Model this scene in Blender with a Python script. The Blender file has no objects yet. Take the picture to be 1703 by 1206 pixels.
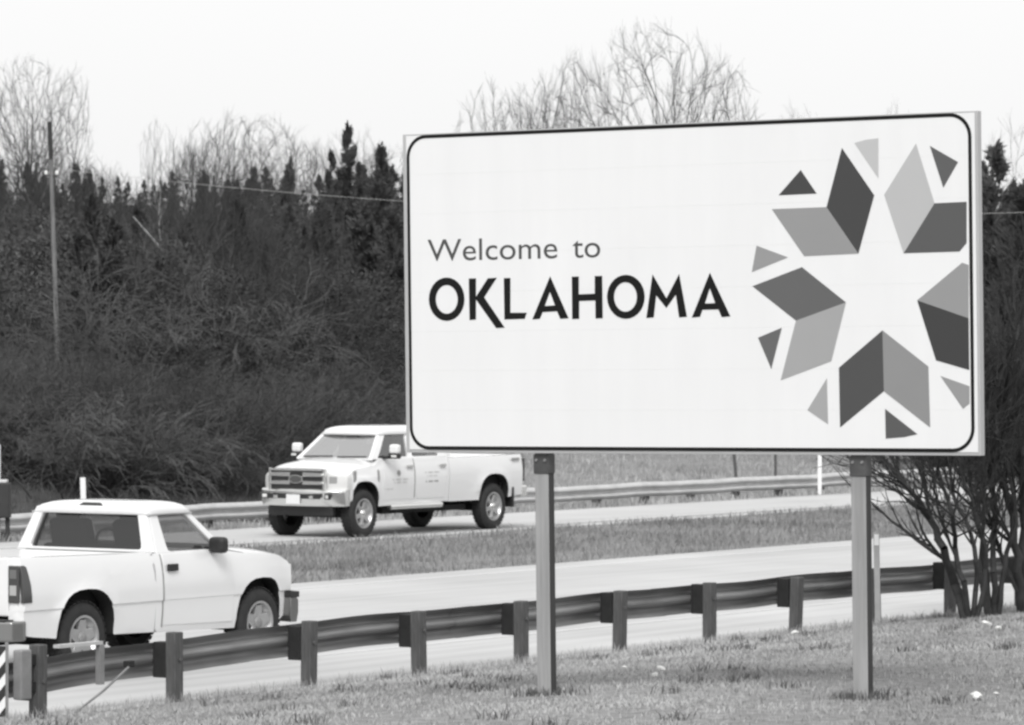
import bpy, bmesh, math, random
import numpy as np
from mathutils import Vector, Matrix
from mathutils.geometry import tessellate_polygon
from mathutils import noise as mnoise

random.seed(7)
rng = np.random.default_rng(7)
scene = bpy.context.scene
C = bpy.context.collection

# ------------------------------------------------------------------ camera
cam_data = bpy.data.cameras.new('camera')
cam = bpy.data.objects.new('camera', cam_data)
C.objects.link(cam)
cam_data.sensor_width = 36.0
cam_data.lens = 36.0 * 7200 / 1703
cam_data.clip_start = 0.5
cam_data.clip_end = 3000
right = Vector((1.0, 0.0, 0.0022)).normalized()
fwd = Vector((0.0, 1.0, -0.0046)).normalized()
upv = right.cross(fwd).normalized()
right = fwd.cross(upv)
cam.matrix_world = Matrix(((right.x, upv.x, -fwd.x, 0.0), (right.y, upv.y, -fwd.y, 0.0),
                           (right.z, upv.z, -fwd.z, 3.356), (0, 0, 0, 1)))
cam_data.dof.use_dof = True
cam_data.dof.focus_distance = 35.0
cam_data.dof.aperture_fstop = 9.0
scene.camera = cam

# ------------------------------------------------------------------ sky, sun, exposure
SUN_EL, SUN_AZ = math.radians(46), math.radians(184)      # azimuth clockwise from +Y: behind the camera
world = bpy.data.worlds.new('World')
scene.world = world
world.use_nodes = True
wn, wl = world.node_tree.nodes, world.node_tree.links
wn.clear()
sky = wn.new('ShaderNodeTexSky')
sky.sky_type = 'NISHITA'
sky.sun_disc = False
sky.sun_elevation = SUN_EL
sky.sun_rotation = SUN_AZ
sky.dust_density = 6.0
sky.air_density = 1.0
bw = wn.new('ShaderNodeRGBToBW')
mix = wn.new('ShaderNodeMix')          # cloud deck: evens the clear-sky dome out to one pale grey
mix.data_type = 'FLOAT'
mix.inputs[0].default_value = 0.72
mix.inputs[3].default_value = 7.2
bg = wn.new('ShaderNodeBackground')
bg.inputs[1].default_value = 0.12
wo = wn.new('ShaderNodeOutputWorld')
wl.new(sky.outputs[0], bw.inputs[0])
wl.new(bw.outputs[0], mix.inputs[2])
wl.new(mix.outputs[0], bg.inputs[0])
wl.new(bg.outputs[0], wo.inputs[0])

sun_data = bpy.data.lights.new('sun', 'SUN')
sun_data.energy = 1.5
sun_data.angle = math.radians(24)
sun_data.color = (1.0, 0.997, 0.99)
sun = bpy.data.objects.new('sun', sun_data)
C.objects.link(sun)
sun_dir = Vector((math.sin(SUN_AZ) * math.cos(SUN_EL), math.cos(SUN_AZ) * math.cos(SUN_EL), math.sin(SUN_EL)))
sun.rotation_euler = sun_dir.to_track_quat('Z', 'Y').to_euler()

scene.view_settings.view_transform = 'Standard'
scene.view_settings.look = 'None'
scene.view_settings.exposure = 0.52
scene.view_settings.gamma = 1.0
scene.view_settings.use_curve_mapping = False
scene.render.engine = 'CYCLES'
scene.cycles.max_bounces = 8
scene.cycles.transparent_max_bounces = 24
scene.cycles.use_denoising = True
scene.cycles.filter_width = 2.6

# ------------------------------------------------------------------ road frame: a runs along the road, b across it (away)
E1 = Vector((0.5461, 0.8377, 0.0)).normalized()
E2 = Vector((-E1.y, E1.x, 0.0))
ROAD_ANG = math.atan2(E1.y, E1.x)
def rp(a, b, z=0.0):
    return E1 * a + E2 * b + Vector((0, 0, z))

# ------------------------------------------------------------------ materials (the place is black and white: greys only)
MATS = {}
def mat(name, v, rough=0.6, var=0.0, scale=4.0, metallic=0.0, bump=0.0, spec=0.5, stretch=None, detail=6.0, coat=0.0,
        var2=0.0, scale2=0.6, ior=None, each=0.0):
    if name in MATS: return MATS[name]
    m = bpy.data.materials.new(name)
    m.use_nodes = True
    nt = m.node_tree
    b = nt.nodes['Principled BSDF']
    b.inputs['Base Color'].default_value = (v, v, v * 0.985, 1)
    b.inputs['Roughness'].default_value = rough
    b.inputs['Metallic'].default_value = metallic
    b.inputs['Specular IOR Level'].default_value = spec
    b.inputs['Coat Weight'].default_value = coat
    if ior: b.inputs['IOR'].default_value = ior
    if var > 0 or bump > 0 or var2 > 0:
        tc = nt.nodes.new('ShaderNodeTexCoord')
        mp = nt.nodes.new('ShaderNodeMapping')
        nt.links.new(tc.outputs['Object'], mp.inputs[0])
        if stretch: mp.inputs['Scale'].default_value = stretch
        nz = nt.nodes.new('ShaderNodeTexNoise')
        nz.inputs['Scale'].default_value = scale
        nz.inputs['Detail'].default_value = detail
        nz.inputs['Roughness'].default_value = 0.62
        nt.links.new(mp.outputs[0], nz.inputs['Vector'])
        val = nz.outputs['Fac']
        rm = nt.nodes.new('ShaderNodeMapRange')
        rm.inputs['From Min'].default_value = 0.28
        rm.inputs['From Max'].default_value = 0.72
        rm.inputs['To Min'].default_value = v * (1 - var)
        rm.inputs['To Max'].default_value = v * (1 + var)
        nt.links.new(val, rm.inputs['Value'])
        out = rm.outputs[0]
        if var2 > 0:
            n2 = nt.nodes.new('ShaderNodeTexNoise')
            n2.inputs['Scale'].default_value = scale2
            n2.inputs['Detail'].default_value = 3
            nt.links.new(tc.outputs['Object'], n2.inputs['Vector'])
            r2 = nt.nodes.new('ShaderNodeMapRange')
            r2.inputs['From Min'].default_value = 0.3
            r2.inputs['From Max'].default_value = 0.7
            r2.inputs['To Min'].default_value = 1 - var2
            r2.inputs['To Max'].default_value = 1 + var2
            nt.links.new(n2.outputs['Fac'], r2.inputs['Value'])
            mu = nt.nodes.new('ShaderNodeMath'); mu.operation = 'MULTIPLY'
            nt.links.new(out, mu.inputs[0]); nt.links.new(r2.outputs[0], mu.inputs[1])
            out = mu.outputs[0]
        if each > 0:                      # every plant its own shade
            oi = nt.nodes.new('ShaderNodeObjectInfo')
            r3 = nt.nodes.new('ShaderNodeMapRange')
            r3.inputs['To Min'].default_value = 1 - each
            r3.inputs['To Max'].default_value = 1 + each
            nt.links.new(oi.outputs['Random'], r3.inputs['Value'])
            m3 = nt.nodes.new('ShaderNodeMath'); m3.operation = 'MULTIPLY'
            nt.links.new(out, m3.inputs[0]); nt.links.new(r3.outputs[0], m3.inputs[1])
            out = m3.outputs[0]
        nt.links.new(out, b.inputs['Base Color'])
        if bump > 0:
            bp = nt.nodes.new('ShaderNodeBump')
            bp.inputs['Strength'].default_value = bump
            bp.inputs['Distance'].default_value = 0.02
            nt.links.new(val, bp.inputs['Height'])
            nt.links.new(bp.outputs[0], b.inputs['Normal'])
    MATS[name] = m
    return m

def glass_mat(name, tint, ior, rough=0.02):
    if name in MATS: return MATS[name]
    m = bpy.data.materials.new(name); m.use_nodes = True
    nt = m.node_tree; nt.nodes.clear()
    o = nt.nodes.new('ShaderNodeOutputMaterial')
    mx = nt.nodes.new('ShaderNodeMixShader')
    tr = nt.nodes.new('ShaderNodeBsdfTransparent'); tr.inputs[0].default_value = (tint, tint, tint, 1)
    gl = nt.nodes.new('ShaderNodeBsdfGlossy'); gl.inputs['Roughness'].default_value = rough
    fr = nt.nodes.new('ShaderNodeFresnel'); fr.inputs['IOR'].default_value = ior
    if ior < 1: mx.inputs[0].default_value = ior      # a plain share of mirror reflection
    else: nt.links.new(fr.outputs[0], mx.inputs[0])
    nt.links.new(tr.outputs[0], mx.inputs[1]); nt.links.new(gl.outputs[0], mx.inputs[2])
    nt.links.new(mx.outputs[0], o.inputs[0])
    MATS[name] = m
    return m

# ------------------------------------------------------------------ mesh helpers
class MB:
    def __init__(s): s.v = []; s.f = []
    def add(s, vs, fs):
        k = len(s.v); s.v.extend([tuple(p) for p in vs]); s.f.extend([tuple(i + k for i in f) for f in fs]); return s
    def box(s, c, d, rot=None):
        x, y, z = d[0] / 2, d[1] / 2, d[2] / 2
        vs = [Vector(p) for p in ((-x,-y,-z),(x,-y,-z),(x,y,-z),(-x,y,-z),(-x,-y,z),(x,-y,z),(x,y,z),(-x,y,z))]
        if rot is not None: vs = [rot @ p for p in vs]
        return s.add([p + Vector(c) for p in vs], [(0,3,2,1),(4,5,6,7),(0,1,5,4),(1,2,6,5),(2,3,7,6),(3,0,4,7)])
    def tube(s, pts, radii, n=8, cap=True):
        pts = [Vector(p) for p in pts]
        if not hasattr(radii, '__len__'): radii = [radii] * len(pts)
        rings = []; vs = []; fs = []
        ref = None
        for i, p in enumerate(pts):
            t = (pts[min(i + 1, len(pts) - 1)] - pts[max(i - 1, 0)]).normalized()
            if ref is None:
                ref = Vector((0, 0, 1)) if abs(t.z) < 0.9 else Vector((1, 0, 0))
            u = t.cross(ref).normalized(); w = u.cross(t).normalized(); ref = w
            ring = []
            for j in range(n):
                an = 2 * math.pi * j / n
                ring.append(len(vs)); vs.append(p + (u * math.cos(an) + w * math.sin(an)) * radii[i])
            rings.append(ring)
        for a, b in zip(rings, rings[1:]):
            for j in range(n): fs.append((a[j], a[(j + 1) % n], b[(j + 1) % n], b[j]))
        if cap:
            fs.append(tuple(reversed(rings[0]))); fs.append(tuple(rings[-1]))
        return s.add(vs, fs)
    def poly_prism(s, outer, z0, z1, hole=None, axes=None):
        """outline in 2D (p,q) extruded from z0 to z1; axes maps (p,q,r) to 3D"""
        ax = axes or (lambda p, q, r: (p, q, r))
        loops = [[Vector((p, q, 0)) for p, q in outer]]
        if hole: loops.append([Vector((p, q, 0)) for p, q in hole])
        tris = tessellate_polygon(loops)
        flat = [p for l in loops for p in l]
        n = len(flat)
        vs = [ax(p.x, p.y, z1) for p in flat] + [ax(p.x, p.y, z0) for p in flat]
        fs = [tuple(t) for t in tris] + [tuple(i + n for i in reversed(t)) for t in tris]
        k = 0
        for l in loops:
            m = len(l)
            for i in range(m):
                a, b = k + i, k + (i + 1) % m
                fs.append((a, b, b + n, a + n))
            k += m
        return s.add(vs, fs)
    def lathe(s, prof, n=32, axis='Y', c=(0, 0, 0)):
        vs = []; fs = []
        for (r, h) in prof:
            for j in range(n):
                an = 2 * math.pi * j / n
                if axis == 'Y': vs.append((c[0] + r * math.cos(an), c[1] + h, c[2] + r * math.sin(an)))
                else: vs.append((c[0] + r * math.cos(an), c[1] + r * math.sin(an), c[2] + h))
        for i in range(len(prof) - 1):
            for j in range(n):
                fs.append((i * n + j, i * n + (j + 1) % n, (i + 1) * n + (j + 1) % n, (i + 1) * n + j))
        return s.add(vs, fs)
    def build(s, name, m, parent=None, bevel=0.0, smooth=None, solidify=0.0, fix=True, seg=2):
        me = bpy.data.meshes.new(name)
        me.from_pydata(s.v, [], s.f)
        if fix:
            bm = bmesh.new(); bm.from_mesh(me)
            bmesh.ops.remove_doubles(bm, verts=bm.verts, dist=1e-5)
            bmesh.ops.recalc_face_normals(bm, faces=bm.faces)
            bm.to_mesh(me); bm.free()
        return link(name, me, m, parent, bevel, smooth, solidify, seg)

def link(name, me, m, parent=None, bevel=0.0, smooth=None, solidify=0.0, seg=2):
    if m is not None:
        me.materials.clear(); me.materials.append(m)
    o = bpy.data.objects.new(name, me)
    C.objects.link(o)
    if parent is not None: o.parent = parent
    if smooth is not None:
        me.polygons.foreach_set('use_smooth', [True] * len(me.polygons))
        me.set_sharp_from_angle(angle=math.radians(smooth))
    if solidify:
        md = o.modifiers.new('thickness', 'SOLIDIFY'); md.thickness = solidify; md.offset = 0
    if bevel:
        md = o.modifiers.new('bevel', 'BEVEL'); md.width = bevel; md.segments = seg; md.limit_method = 'ANGLE'; md.angle_limit = math.radians(32)
        md.harden_normals = False
    return o

def tag(o, label=None, cat=None, group=None, kind=None):
    if label: o['label'] = label
    if cat: o['category'] = cat
    if group: o['group'] = group
    if kind: o['kind'] = kind
    return o

def empty(name, loc=(0, 0, 0), rz=0.0, label=None, cat=None, group=None):
    o = bpy.data.objects.new(name, None)
    o.empty_display_size = 0.2
    C.objects.link(o)
    o.location = loc; o.rotation_euler = (0, 0, rz)
    return tag(o, label, cat, group)

def copy_tree(o, parent=None):
    c = o.copy(); C.objects.link(c); c.parent = parent
    for ch in [x for x in o.children]: copy_tree(ch, c)
    return c

def fast_mesh(name, V, F, m, smooth=False):
    """numpy vertex array and (n,k) face array to a mesh datablock"""
    me = bpy.data.meshes.new(name)
    n, k = F.shape
    me.vertices.add(len(V)); me.vertices.foreach_set('co', np.ascontiguousarray(V, dtype=np.float32).ravel())
    me.loops.add(n * k); me.loops.foreach_set('vertex_index', np.ascontiguousarray(F, dtype=np.int32).ravel())
    me.polygons.add(n)
    me.polygons.foreach_set('loop_start', np.arange(0, n * k, k, dtype=np.int32))
    if smooth: me.polygons.foreach_set('use_smooth', np.ones(n, dtype=bool))
    me.update(calc_edges=True); me.validate()
    me.materials.append(m)
    return me

# ================================================================== ground and roads
RAIL_B = 24.46
def ground_z(x, y):
    a = x * E1.x + y * E1.y
    b = x * E2.x + y * E2.y
    n1 = mnoise.noise((x * 0.35, y * 0.35, 1.7)) * 0.03
    n2 = mnoise.noise((x * 0.9, y * 0.9, 5.1)) * 0.02
    if b < 24.2: 
        d = 24.2 - b
        z = 0.06 + (0.093 * d if d < 5 else 0.465 + 0.093 * 2.2 * (1 - math.exp(-(d - 5) / 2.2)) + 0.004 * (d - 5)) + (n1 + n2) * 0.45 * min(1, max(0, (24.2 - b) / 2))
    elif b < 35.4: z = -0.06
    elif b < 42.3:
        t = (b - 35.4) / 6.9
        z = -0.01 - 0.10 * math.sin(math.pi * t) + n2
    elif b < 46.55: z = -0.06
    elif b < 48.6: z = -0.01 - 0.04 * (b - 46.55) + n2 * 0.5
    else:
        z = -0.09
        z += 0.105 * min(b - 48.6, 15)
        if b > 63.6: z += 0.155 * min(b - 63.6, 48)
        z += (n1 + n2) * 2.0 + mnoise.noise((x * 0.12, y * 0.12, 9.0)) * 0.35 * min(1, max(0, (b - 52) / 8))
    return z

M_GRASS_SOIL = mat('dry_turf', 0.19, 0.95, var=0.45, scale=9, bump=0.4, var2=0.2, scale2=0.5)
M_BLADE = mat('dry_grass_blade', 0.35, 0.85, var=0.3, scale=1.4, spec=0.2, var2=0.25, scale2=0.3)
M_BLADE_TALL = mat('tall_dry_grass_blade', 0.22, 0.85, var=0.35, scale=0.8, spec=0.2, var2=0.2, scale2=0.3)
M_CONCRETE = mat('pale_concrete', 0.44, 0.85, var=0.12, scale=2.2, bump=0.15, stretch=(0.035, 1.6, 1), var2=0.12, scale2=0.25)
M_JOINT = mat('tar_joint', 0.10, 0.8, var=0.3, scale=6)
M_PAINT = mat('worn_white_paint', 0.54, 0.7, var=0.15, scale=14)

def ground_sheet():
    bs = list(np.linspace(-40, 10, 12)) + list(np.arange(11, 24.0, 0.4)) + [24.1, 24.2, 24.45, 35.25, 35.4] + list(np.arange(35.8, 42.2, 0.5)) + [42.3, 42.5, 46.4, 46.55] + \
         list(np.arange(46.9, 66, 0.6)) + list(np.arange(67, 114, 2.0)) + [120, 140, 180, 260, 400, 700, 1200]
    as_ = [-900, -400, -200, -100, -50] + list(np.arange(-20, 20, 2.0)) + list(np.arange(20, 66, 0.5)) + list(np.arange(66, 130, 1.0)) + [140, 160, 200, 300, 500, 1200]
    V = []
    for b in bs:
        for a in as_:
            p = rp(a, b); V.append((p.x, p.y, ground_z(p.x, p.y)))
    na = len(as_)
    F = [(i * na + j, i * na + j + 1, (i + 1) * na + j + 1, (i + 1) * na + j) for i in range(len(bs) - 1) for j in range(na - 1)]
    me = bpy.data.meshes.new('ground'); me.from_pydata(V, [], F)
    me.polygons.foreach_set('use_smooth', [True] * len(me.polygons))
    return tag(link('ground', me, M_GRASS_SOIL), kind='structure', label='rough winter turf on the verge, median and bank')
ground_sheet()

def strip(name, b0, b1, z, m, a0=-300, a1=900, thick=0.14, parent=None, local=False):
    mb = MB()
    n = 40
    for i in range(n):
        p0 = a0 + (a1 - a0) * i / n; p1 = a0 + (a1 - a0) * (i + 1) / n
        vs = [(p0, b0, z), (p1, b0, z), (p1, b1, z), (p0, b1, z), (p0, b0, z - thick), (p1, b0, z - thick), (p1, b1, z - thick), (p0, b1, z - thick)]
        mb.add(vs, [(0, 1, 2, 3), (1, 0, 4, 5), (3, 2, 6, 7)])
    o = mb.build(name, m, parent, fix=False)
    if parent is None: o.rotation_euler = (0, 0, ROAD_ANG)
    return o
road1 = strip('road', 24.3, 35.4, 0.0, M_CONCRETE)
tag(road1, 'pale concrete carriageway beside the dark near guardrail', kind='structure')
road2 = strip('road', 42.3, 46.55, 0.0, M_CONCRETE)
tag(road2, 'pale concrete carriageway beyond the grass median', kind='structure')
strip('lane_joint', 28.55, 28.58, 0.004, M_JOINT, thick=0.003, parent=road1)
strip('edge_line', 27.0, 27.1, 0.004, M_PAINT, thick=0.003, parent=road1)
strip('edge_line', 34.55, 34.65, 0.004, M_PAINT, thick=0.003, parent=road1)
strip('lane_joint', 42.88, 42.95, 0.004, M_JOINT, thick=0.003, parent=road2)

def blades(name, pts, hmin, hmax, width, m, lean=0.5, clump=1):
    """pts: (n,3) roots; each blade is a bent two-piece strip of three triangles"""
    n = len(pts)
    ang = rng.uniform(0, 2 * np.pi, n)
    h = rng.uniform(hmin, hmax, n) * rng.uniform(0.6, 1.0, n)
    ln = rng.uniform(0.05, lean, n) * h
    la = rng.uniform(0, 2 * np.pi, n)
    wx, wy = np.cos(ang) * width * 0.5, np.sin(ang) * width * 0.5
    lx, ly = np.cos(la) * ln, np.sin(la) * ln
    Z = np.zeros(n)
    A = pts + np.stack([wx, wy, Z - 0.01], 1)
    B = pts + np.stack([-wx, -wy, Z - 0.01], 1)
    Cc = pts + np.stack([wx * .7 + lx * .35, wy * .7 + ly * .35, h * .6], 1)
    D = pts + np.stack([-wx * .7 + lx * .35, -wy * .7 + ly * .35, h * .6], 1)
    T = pts + np.stack([lx, ly, h], 1)
    V = np.stack([A, B, Cc, D, T], 1).reshape(-1, 3)
    k = np.arange(n) * 5
    F = np.concatenate([np.stack([k, k + 1, k + 3], 1), np.stack([k, k + 3, k + 2], 1), np.stack([k + 2, k + 3, k + 4], 1)])
    return fast_mesh(name, V, F, m)

def scatter(n, a0, a1, b0, b1, keep=None):
    out = []
    while len(out) < n:
        a, b = random.uniform(a0, a1), random.uniform(b0, b1)
        p = rp(a, b)
        if not (-0.155 * p.y < p.x < 0.155 * p.y): continue
        if keep and random.random() > keep(p.x, p.y, b): continue
        out.append((p.x, p.y, ground_z(p.x, p.y)))
    return np.array(out)
def patchy(x, y, b): return 0.36 + 1.3 * mnoise.noise((x * 0.8, y * 0.8, 3.0)) + 0.6 * mnoise.noise((x * 3, y * 3, 7.0))
def near_keep(x, y, b): return (1 if 26.2 < y < 56 else 0) * max(0.22, patchy(x, y, b))
tag(link('grass', blades('verge_grass', scatter(95000, 18, 52, 8, 24.25, near_keep), 0.012, 0.048, 0.009, M_BLADE, 1.8), None),
    'short dry winter grass on the near verge under the sign', 'grass', kind='stuff')
wd = []
for i in range(80):
    q = scatter(1, 22, 50, 12.5, 24, near_keep)[0]
    for k in range(random.randint(14, 40)):
        x, y = q[0] + random.gauss(0, .07), q[1] + random.gauss(0, .07); wd.append((x, y, ground_z(x, y)))
tag(link('weeds', blades('dark_weeds', np.array(wd), .03, .12, .010, mat('dark_dead_grass', .09, .9, var=.3, scale=6), 1.2), None), 'small dark dead weeds scattered through the verge grass', 'weeds', kind='stuff')
edge = [rp(random.uniform(25, 52), 24.15 + random.gauss(0, 0.08)) for _ in range(4500)]
edge = np.array([(p.x, p.y, ground_z(p.x, p.y) if (p.x * E2.x + p.y * E2.y) < 24.2 else 0.0) for p in edge])
tag(link('grass', blades('rail_edge_grass', edge, 0.03, 0.14, 0.008, M_BLADE, 0.7), None), 'longer grass fringe growing along the foot of the near guardrail', 'grass', kind='stuff')
def med_keep(x, y, b): return (0.25 + (0.75 if b > 38.3 else 0.15)) * max(0.2, 0.7 + mnoise.noise((x * 0.5, y * 0.5, 4.0)))
mp = scatter(42000, 40, 100, 35.35, 42.35, med_keep)
tag(link('grass', blades('median_grass', mp, 0.04, 0.18, 0.016, M_BLADE_TALL, 1.0), None), 'knee high dry grass on the median between the carriageways', 'grass', kind='stuff')

# leaf litter under the wood: a dark sheet just above the turf
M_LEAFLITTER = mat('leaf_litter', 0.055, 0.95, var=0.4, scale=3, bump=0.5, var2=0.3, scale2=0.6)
def wood_edge(a):
    return 48.8 + 0.35 * math.sin(a * .9) + 14.5 * max(0.0, min(1.0, (a - 72) / 20.0))
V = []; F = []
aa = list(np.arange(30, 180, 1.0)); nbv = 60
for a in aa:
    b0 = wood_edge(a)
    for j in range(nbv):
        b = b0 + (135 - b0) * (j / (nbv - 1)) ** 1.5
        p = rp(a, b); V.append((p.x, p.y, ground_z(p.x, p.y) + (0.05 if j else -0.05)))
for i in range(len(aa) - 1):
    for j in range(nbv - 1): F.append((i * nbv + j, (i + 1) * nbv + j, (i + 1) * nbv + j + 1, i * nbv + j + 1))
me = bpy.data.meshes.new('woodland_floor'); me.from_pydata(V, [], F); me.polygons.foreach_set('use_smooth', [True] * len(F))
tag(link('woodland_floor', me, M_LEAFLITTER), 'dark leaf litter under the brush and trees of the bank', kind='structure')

lb = scatter(26000, 40, 110, 48.5, 68, lambda x, y, b: 0 if b < wood_edge(x * E1.x + y * E1.y) - .1 else 1)
tag(link('undergrowth', blades('undergrowth', lb, 0.10, 0.45, 0.016, mat('dark_dry_stems', 0.075, .9, var=.4, scale=1.2, var2=.3, scale2=.4), .9), None), 'dark dry weeds and stems along the edge of the wooded bank', 'undergrowth', kind='stuff')
bp_ = scatter(45000, 45, 130, 46.5, 64, lambda x, y, b: 0 if b > wood_edge(x * E1.x + y * E1.y) + .4 else max(0.15, 0.6 + mnoise.noise((x * 0.3, y * 0.3, 2.0))))
tag(link('grass', blades('bank_grass', bp_, 0.05, 0.22, 0.02, M_BLADE, 0.9), None), 'dry grass on the bank behind the far guardrail', 'grass', kind='stuff')

# ================================================================== near guardrail
M_OLDWOOD = mat('weathered_dark_timber', 0.075, 0.85, var=0.4, scale=7, stretch=(6, 6, 0.7), bump=0.5)
M_BLOCK = mat('creosote_block', 0.012, 0.85, var=0.4, scale=9, bump=0.4)
M_RUST = mat('weathered_steel_rail', 0.18, 0.4, var=0.35, scale=3, metallic=0.25, stretch=(0.25, 2, 2), var2=0.25, scale2=0.8)
M_GALV = mat('galvanised_rail', 0.5, 0.55, var=0.15, scale=3, metallic=0.3)
M_GREYSTEEL = mat('grey_steel', 0.22, 0.6, var=0.2, scale=6, metallic=0.2)
M_WHITE = mat('white_sheeting', 0.72, 0.5, var=0.04, scale=3)
M_BLACKP = mat('black_sheeting', 0.018, 0.5)

# W-beam section, v up, u towards the traffic
WB = [(0.0, 0.155), (0.02, 0.150), (0.075, 0.105), (0.083, 0.085), (0.083, 0.065), (0.075, 0.055), (0.016, 0.030), (0.004, 0.016), (0.0, 0.0),
      (0.004, -0.016), (0.016, -0.030), (0.075, -0.055), (0.083, -0.065), (0.083, -0.085), (0.075, -0.105), (0.02, -0.150), (0.0, -0.155)]
def wbeam(a0, a1, b, zc, side=1, th=0.004, n=24, sag=None):
    """side=+1: the corrugation points to +b"""
    mb = MB(); t = th
    prof = WB + [(u - t, v) for u, v in reversed(WB)]
    m = len(prof)
    for i in range(n + 1):
        a = a0 + (a1 - a0) * i / n
        dz = 0.008 * math.sin(a * 1.3) + 0.005 * math.sin(a * 2.9) + (sag(a) if sag else 0)
        mb.v.extend([(a, b + side * (u), zc + v + dz) for u, v in prof])
    for i in range(n):
        for j in range(m):
            mb.f.append((i * m + j, i * m + (j + 1) % m, (i + 1) * m + (j + 1) % m, (i + 1) * m + j))
    return mb

rail = empty('guardrail', rp(0, 0), ROAD_ANG, 'dark weathered guardrail on timber posts between verge and near carriageway', 'guardrail')
zc = 0.50
def end_sag(a): return -0.15 * math.exp(-max(0, a - 30) / 2.6)     # the rail drops towards its end
k = 0
ax = 29.88
sec = [29.25 + 3.86 * i for i in range(12)]
for i in range(len(sec) - 1):
    wbeam(sec[i] - (0.16 if i else 0), sec[i + 1] + 0.16, RAIL_B + 0.213 + (0.004 if i % 2 else 0.0), zc + (0.003 if i % 2 else 0), 1, sag=end_sag).build('rail_beam', M_RUST, rail, smooth=40)
post_me = block_me = None
for i in range(22):
    a = ([29.84, 31.82, 33.94, 35.83, 37.71, 39.65, 41.56, 43.50] + [45.43 + 1.93 * j for j in range(20)])[i]
    if post_me is None:
        o = MB().box((0, 0, 0.18), (0.13, 0.115, 1.0)).build('post', M_OLDWOOD, rail, bevel=0.012); post_me = o.data
        q = MB().box((0, 0, 0), (0.12, 0.15, 0.33)).build('spacer_block', M_BLOCK, rail, bevel=0.01); block_me = q.data
        bo = MB().lathe([(0.0, -0.016), (0.014, -0.016), (0.018, -0.008), (0.018, 0.0)], 10).build('bolt', M_OLDWOOD, rail); bolt_me = bo.data
    else:
        o = link('post', post_me, None, rail, bevel=0.012); q = link('spacer_block', block_me, None, rail, bevel=0.01); bo = link('bolt', bolt_me, None, rail)
    dz = random.uniform(-0.015, 0.015)
    o.location = (a, RAIL_B, dz); o.rotation_euler = (random.gauss(0, 0.012), random.gauss(0, 0.012), random.gauss(0, 0.03))
    q.location = (a - 0.005, RAIL_B + 0.133, zc - 0.005 + dz + end_sag(a))
    bo.location = (a, RAIL_B - 0.059, zc + dz + end_sag(a))
# the end of the rail: breakaway post, anchor cable and impact head
MB().box((30.52, RAIL_B - 0.16, 0.46), (0.06, 0.05, 0.36)).box((30.52, RAIL_B - 0.135, 0.46), (0.012, 0.05, 0.36)).build('strut_post', M_GREYSTEEL, rail)
MB().box((30.22, RAIL_B - 0.15, 0.655), (0.62, 0.07, 0.03)).build('strut', M_GALV, rail)
MB().tube([(31.12, RAIL_B - 0.02, 0.40), (30.6, RAIL_B - 0.14, 0.22), (30.03, RAIL_B - 0.20, 0.02)], 0.011, 8).build('anchor_cable', M_GREYSTEEL, rail, smooth=60)
MB().box((31.14, RAIL_B + 0.0, 0.42), (0.09, 0.07, 0.06)).build('cable_bracket', M_BLOCK, rail, bevel=0.01)
hd = MB().box((29.60, RAIL_B - 0.02, 0.42), (0.15, 0.10, 0.44)).build('impact_head', M_GREYSTEEL, rail, bevel=0.015)
for zz in (0.54, 0.30): MB().box((29.74, RAIL_B + 0.02, zz), (0.14, 0.10, 0.10)).build('feed_chute', M_BLOCK, rail, bevel=0.01)

# striped hazard marker at the very end of the rail (only its edge is in frame)
mk = empty('hazard_marker', rp(29.20, RAIL_B - 0.12, 0.06), 0.05, 'black and white striped hazard plate at the end of the near guardrail', 'road sign')
pw, ph = 0.46, 0.62
MB().box((-0.2, 0, ph / 2 + 0.02), (pw, 0.012, ph)).build('plate', M_WHITE, mk)
def clip_stripe(c0, c1):
    # stripe between lines z - x = c0 and z - x = c1 clipped to the plate
    x0, x1, z0, z1 = -0.2 - pw / 2, -0.2 + pw / 2, 0.02, ph + 0.02
    poly = [(x0, z0), (x1, z0), (x1, z1), (x0, z1)]
    k = 1.25
    for sgn, cc in ((1, c0), (-1, c1)):
        out = []
        for i in range(len(poly)):
            p, q = poly[i], poly[(i + 1) % len(poly)]
            dp = sgn * (p[1] - k * p[0] - cc); dq = sgn * (q[1] - k * q[0] - cc)
            if dp >= 0: out.append(p)
            if dp * dq < 0:
                t = dp / (dp - dq); out.append((p[0] + (q[0] - p[0]) * t, p[1] + (q[1] - p[1]) * t))
        poly = out
        if len(poly) < 3: return None
    return poly
for i in range(-4, 9):
    pl = clip_stripe(-0.03 + i * 0.20, 0.07 + i * 0.20)
    if pl: MB().poly_prism(pl, 0.0065, 0.0085, axes=lambda p, q, r: (p, -r, q)).build('stripe', M_BLACKP, mk)
MB().box((0.04, 0.022, ph / 2), (0.03, 0.03, ph + 0.1)).build('post', M_GREYSTEEL, mk)

# ================================================================== far guardrail
far = empty('guardrail', rp(0, 0), ROAD_ANG, 'pale galvanised guardrail along the grass bank beyond the far carriageway', 'guardrail')
for i in range(22):
    a0 = 44 + 3.86 * i
    wbeam(a0 - 0.15, a0 + 4.0, 48.0 + (0.004 if i % 2 else 0), 0.225 + (0.003 if i % 2 else 0), -1, n=8).build('rail_beam', M_GALV, far, smooth=40)
fp = None
for i in range(44):
    if fp is None:
        o = MB().box((0, 0, 0), (0.15, 0.15, 0.75)).build('post', M_OLDWOOD, far); fp = o.data
    else: o = link('post', fp, None, far)
    o.location = (44.3 + 1.93 * i, 48.14, -0.02)

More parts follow.
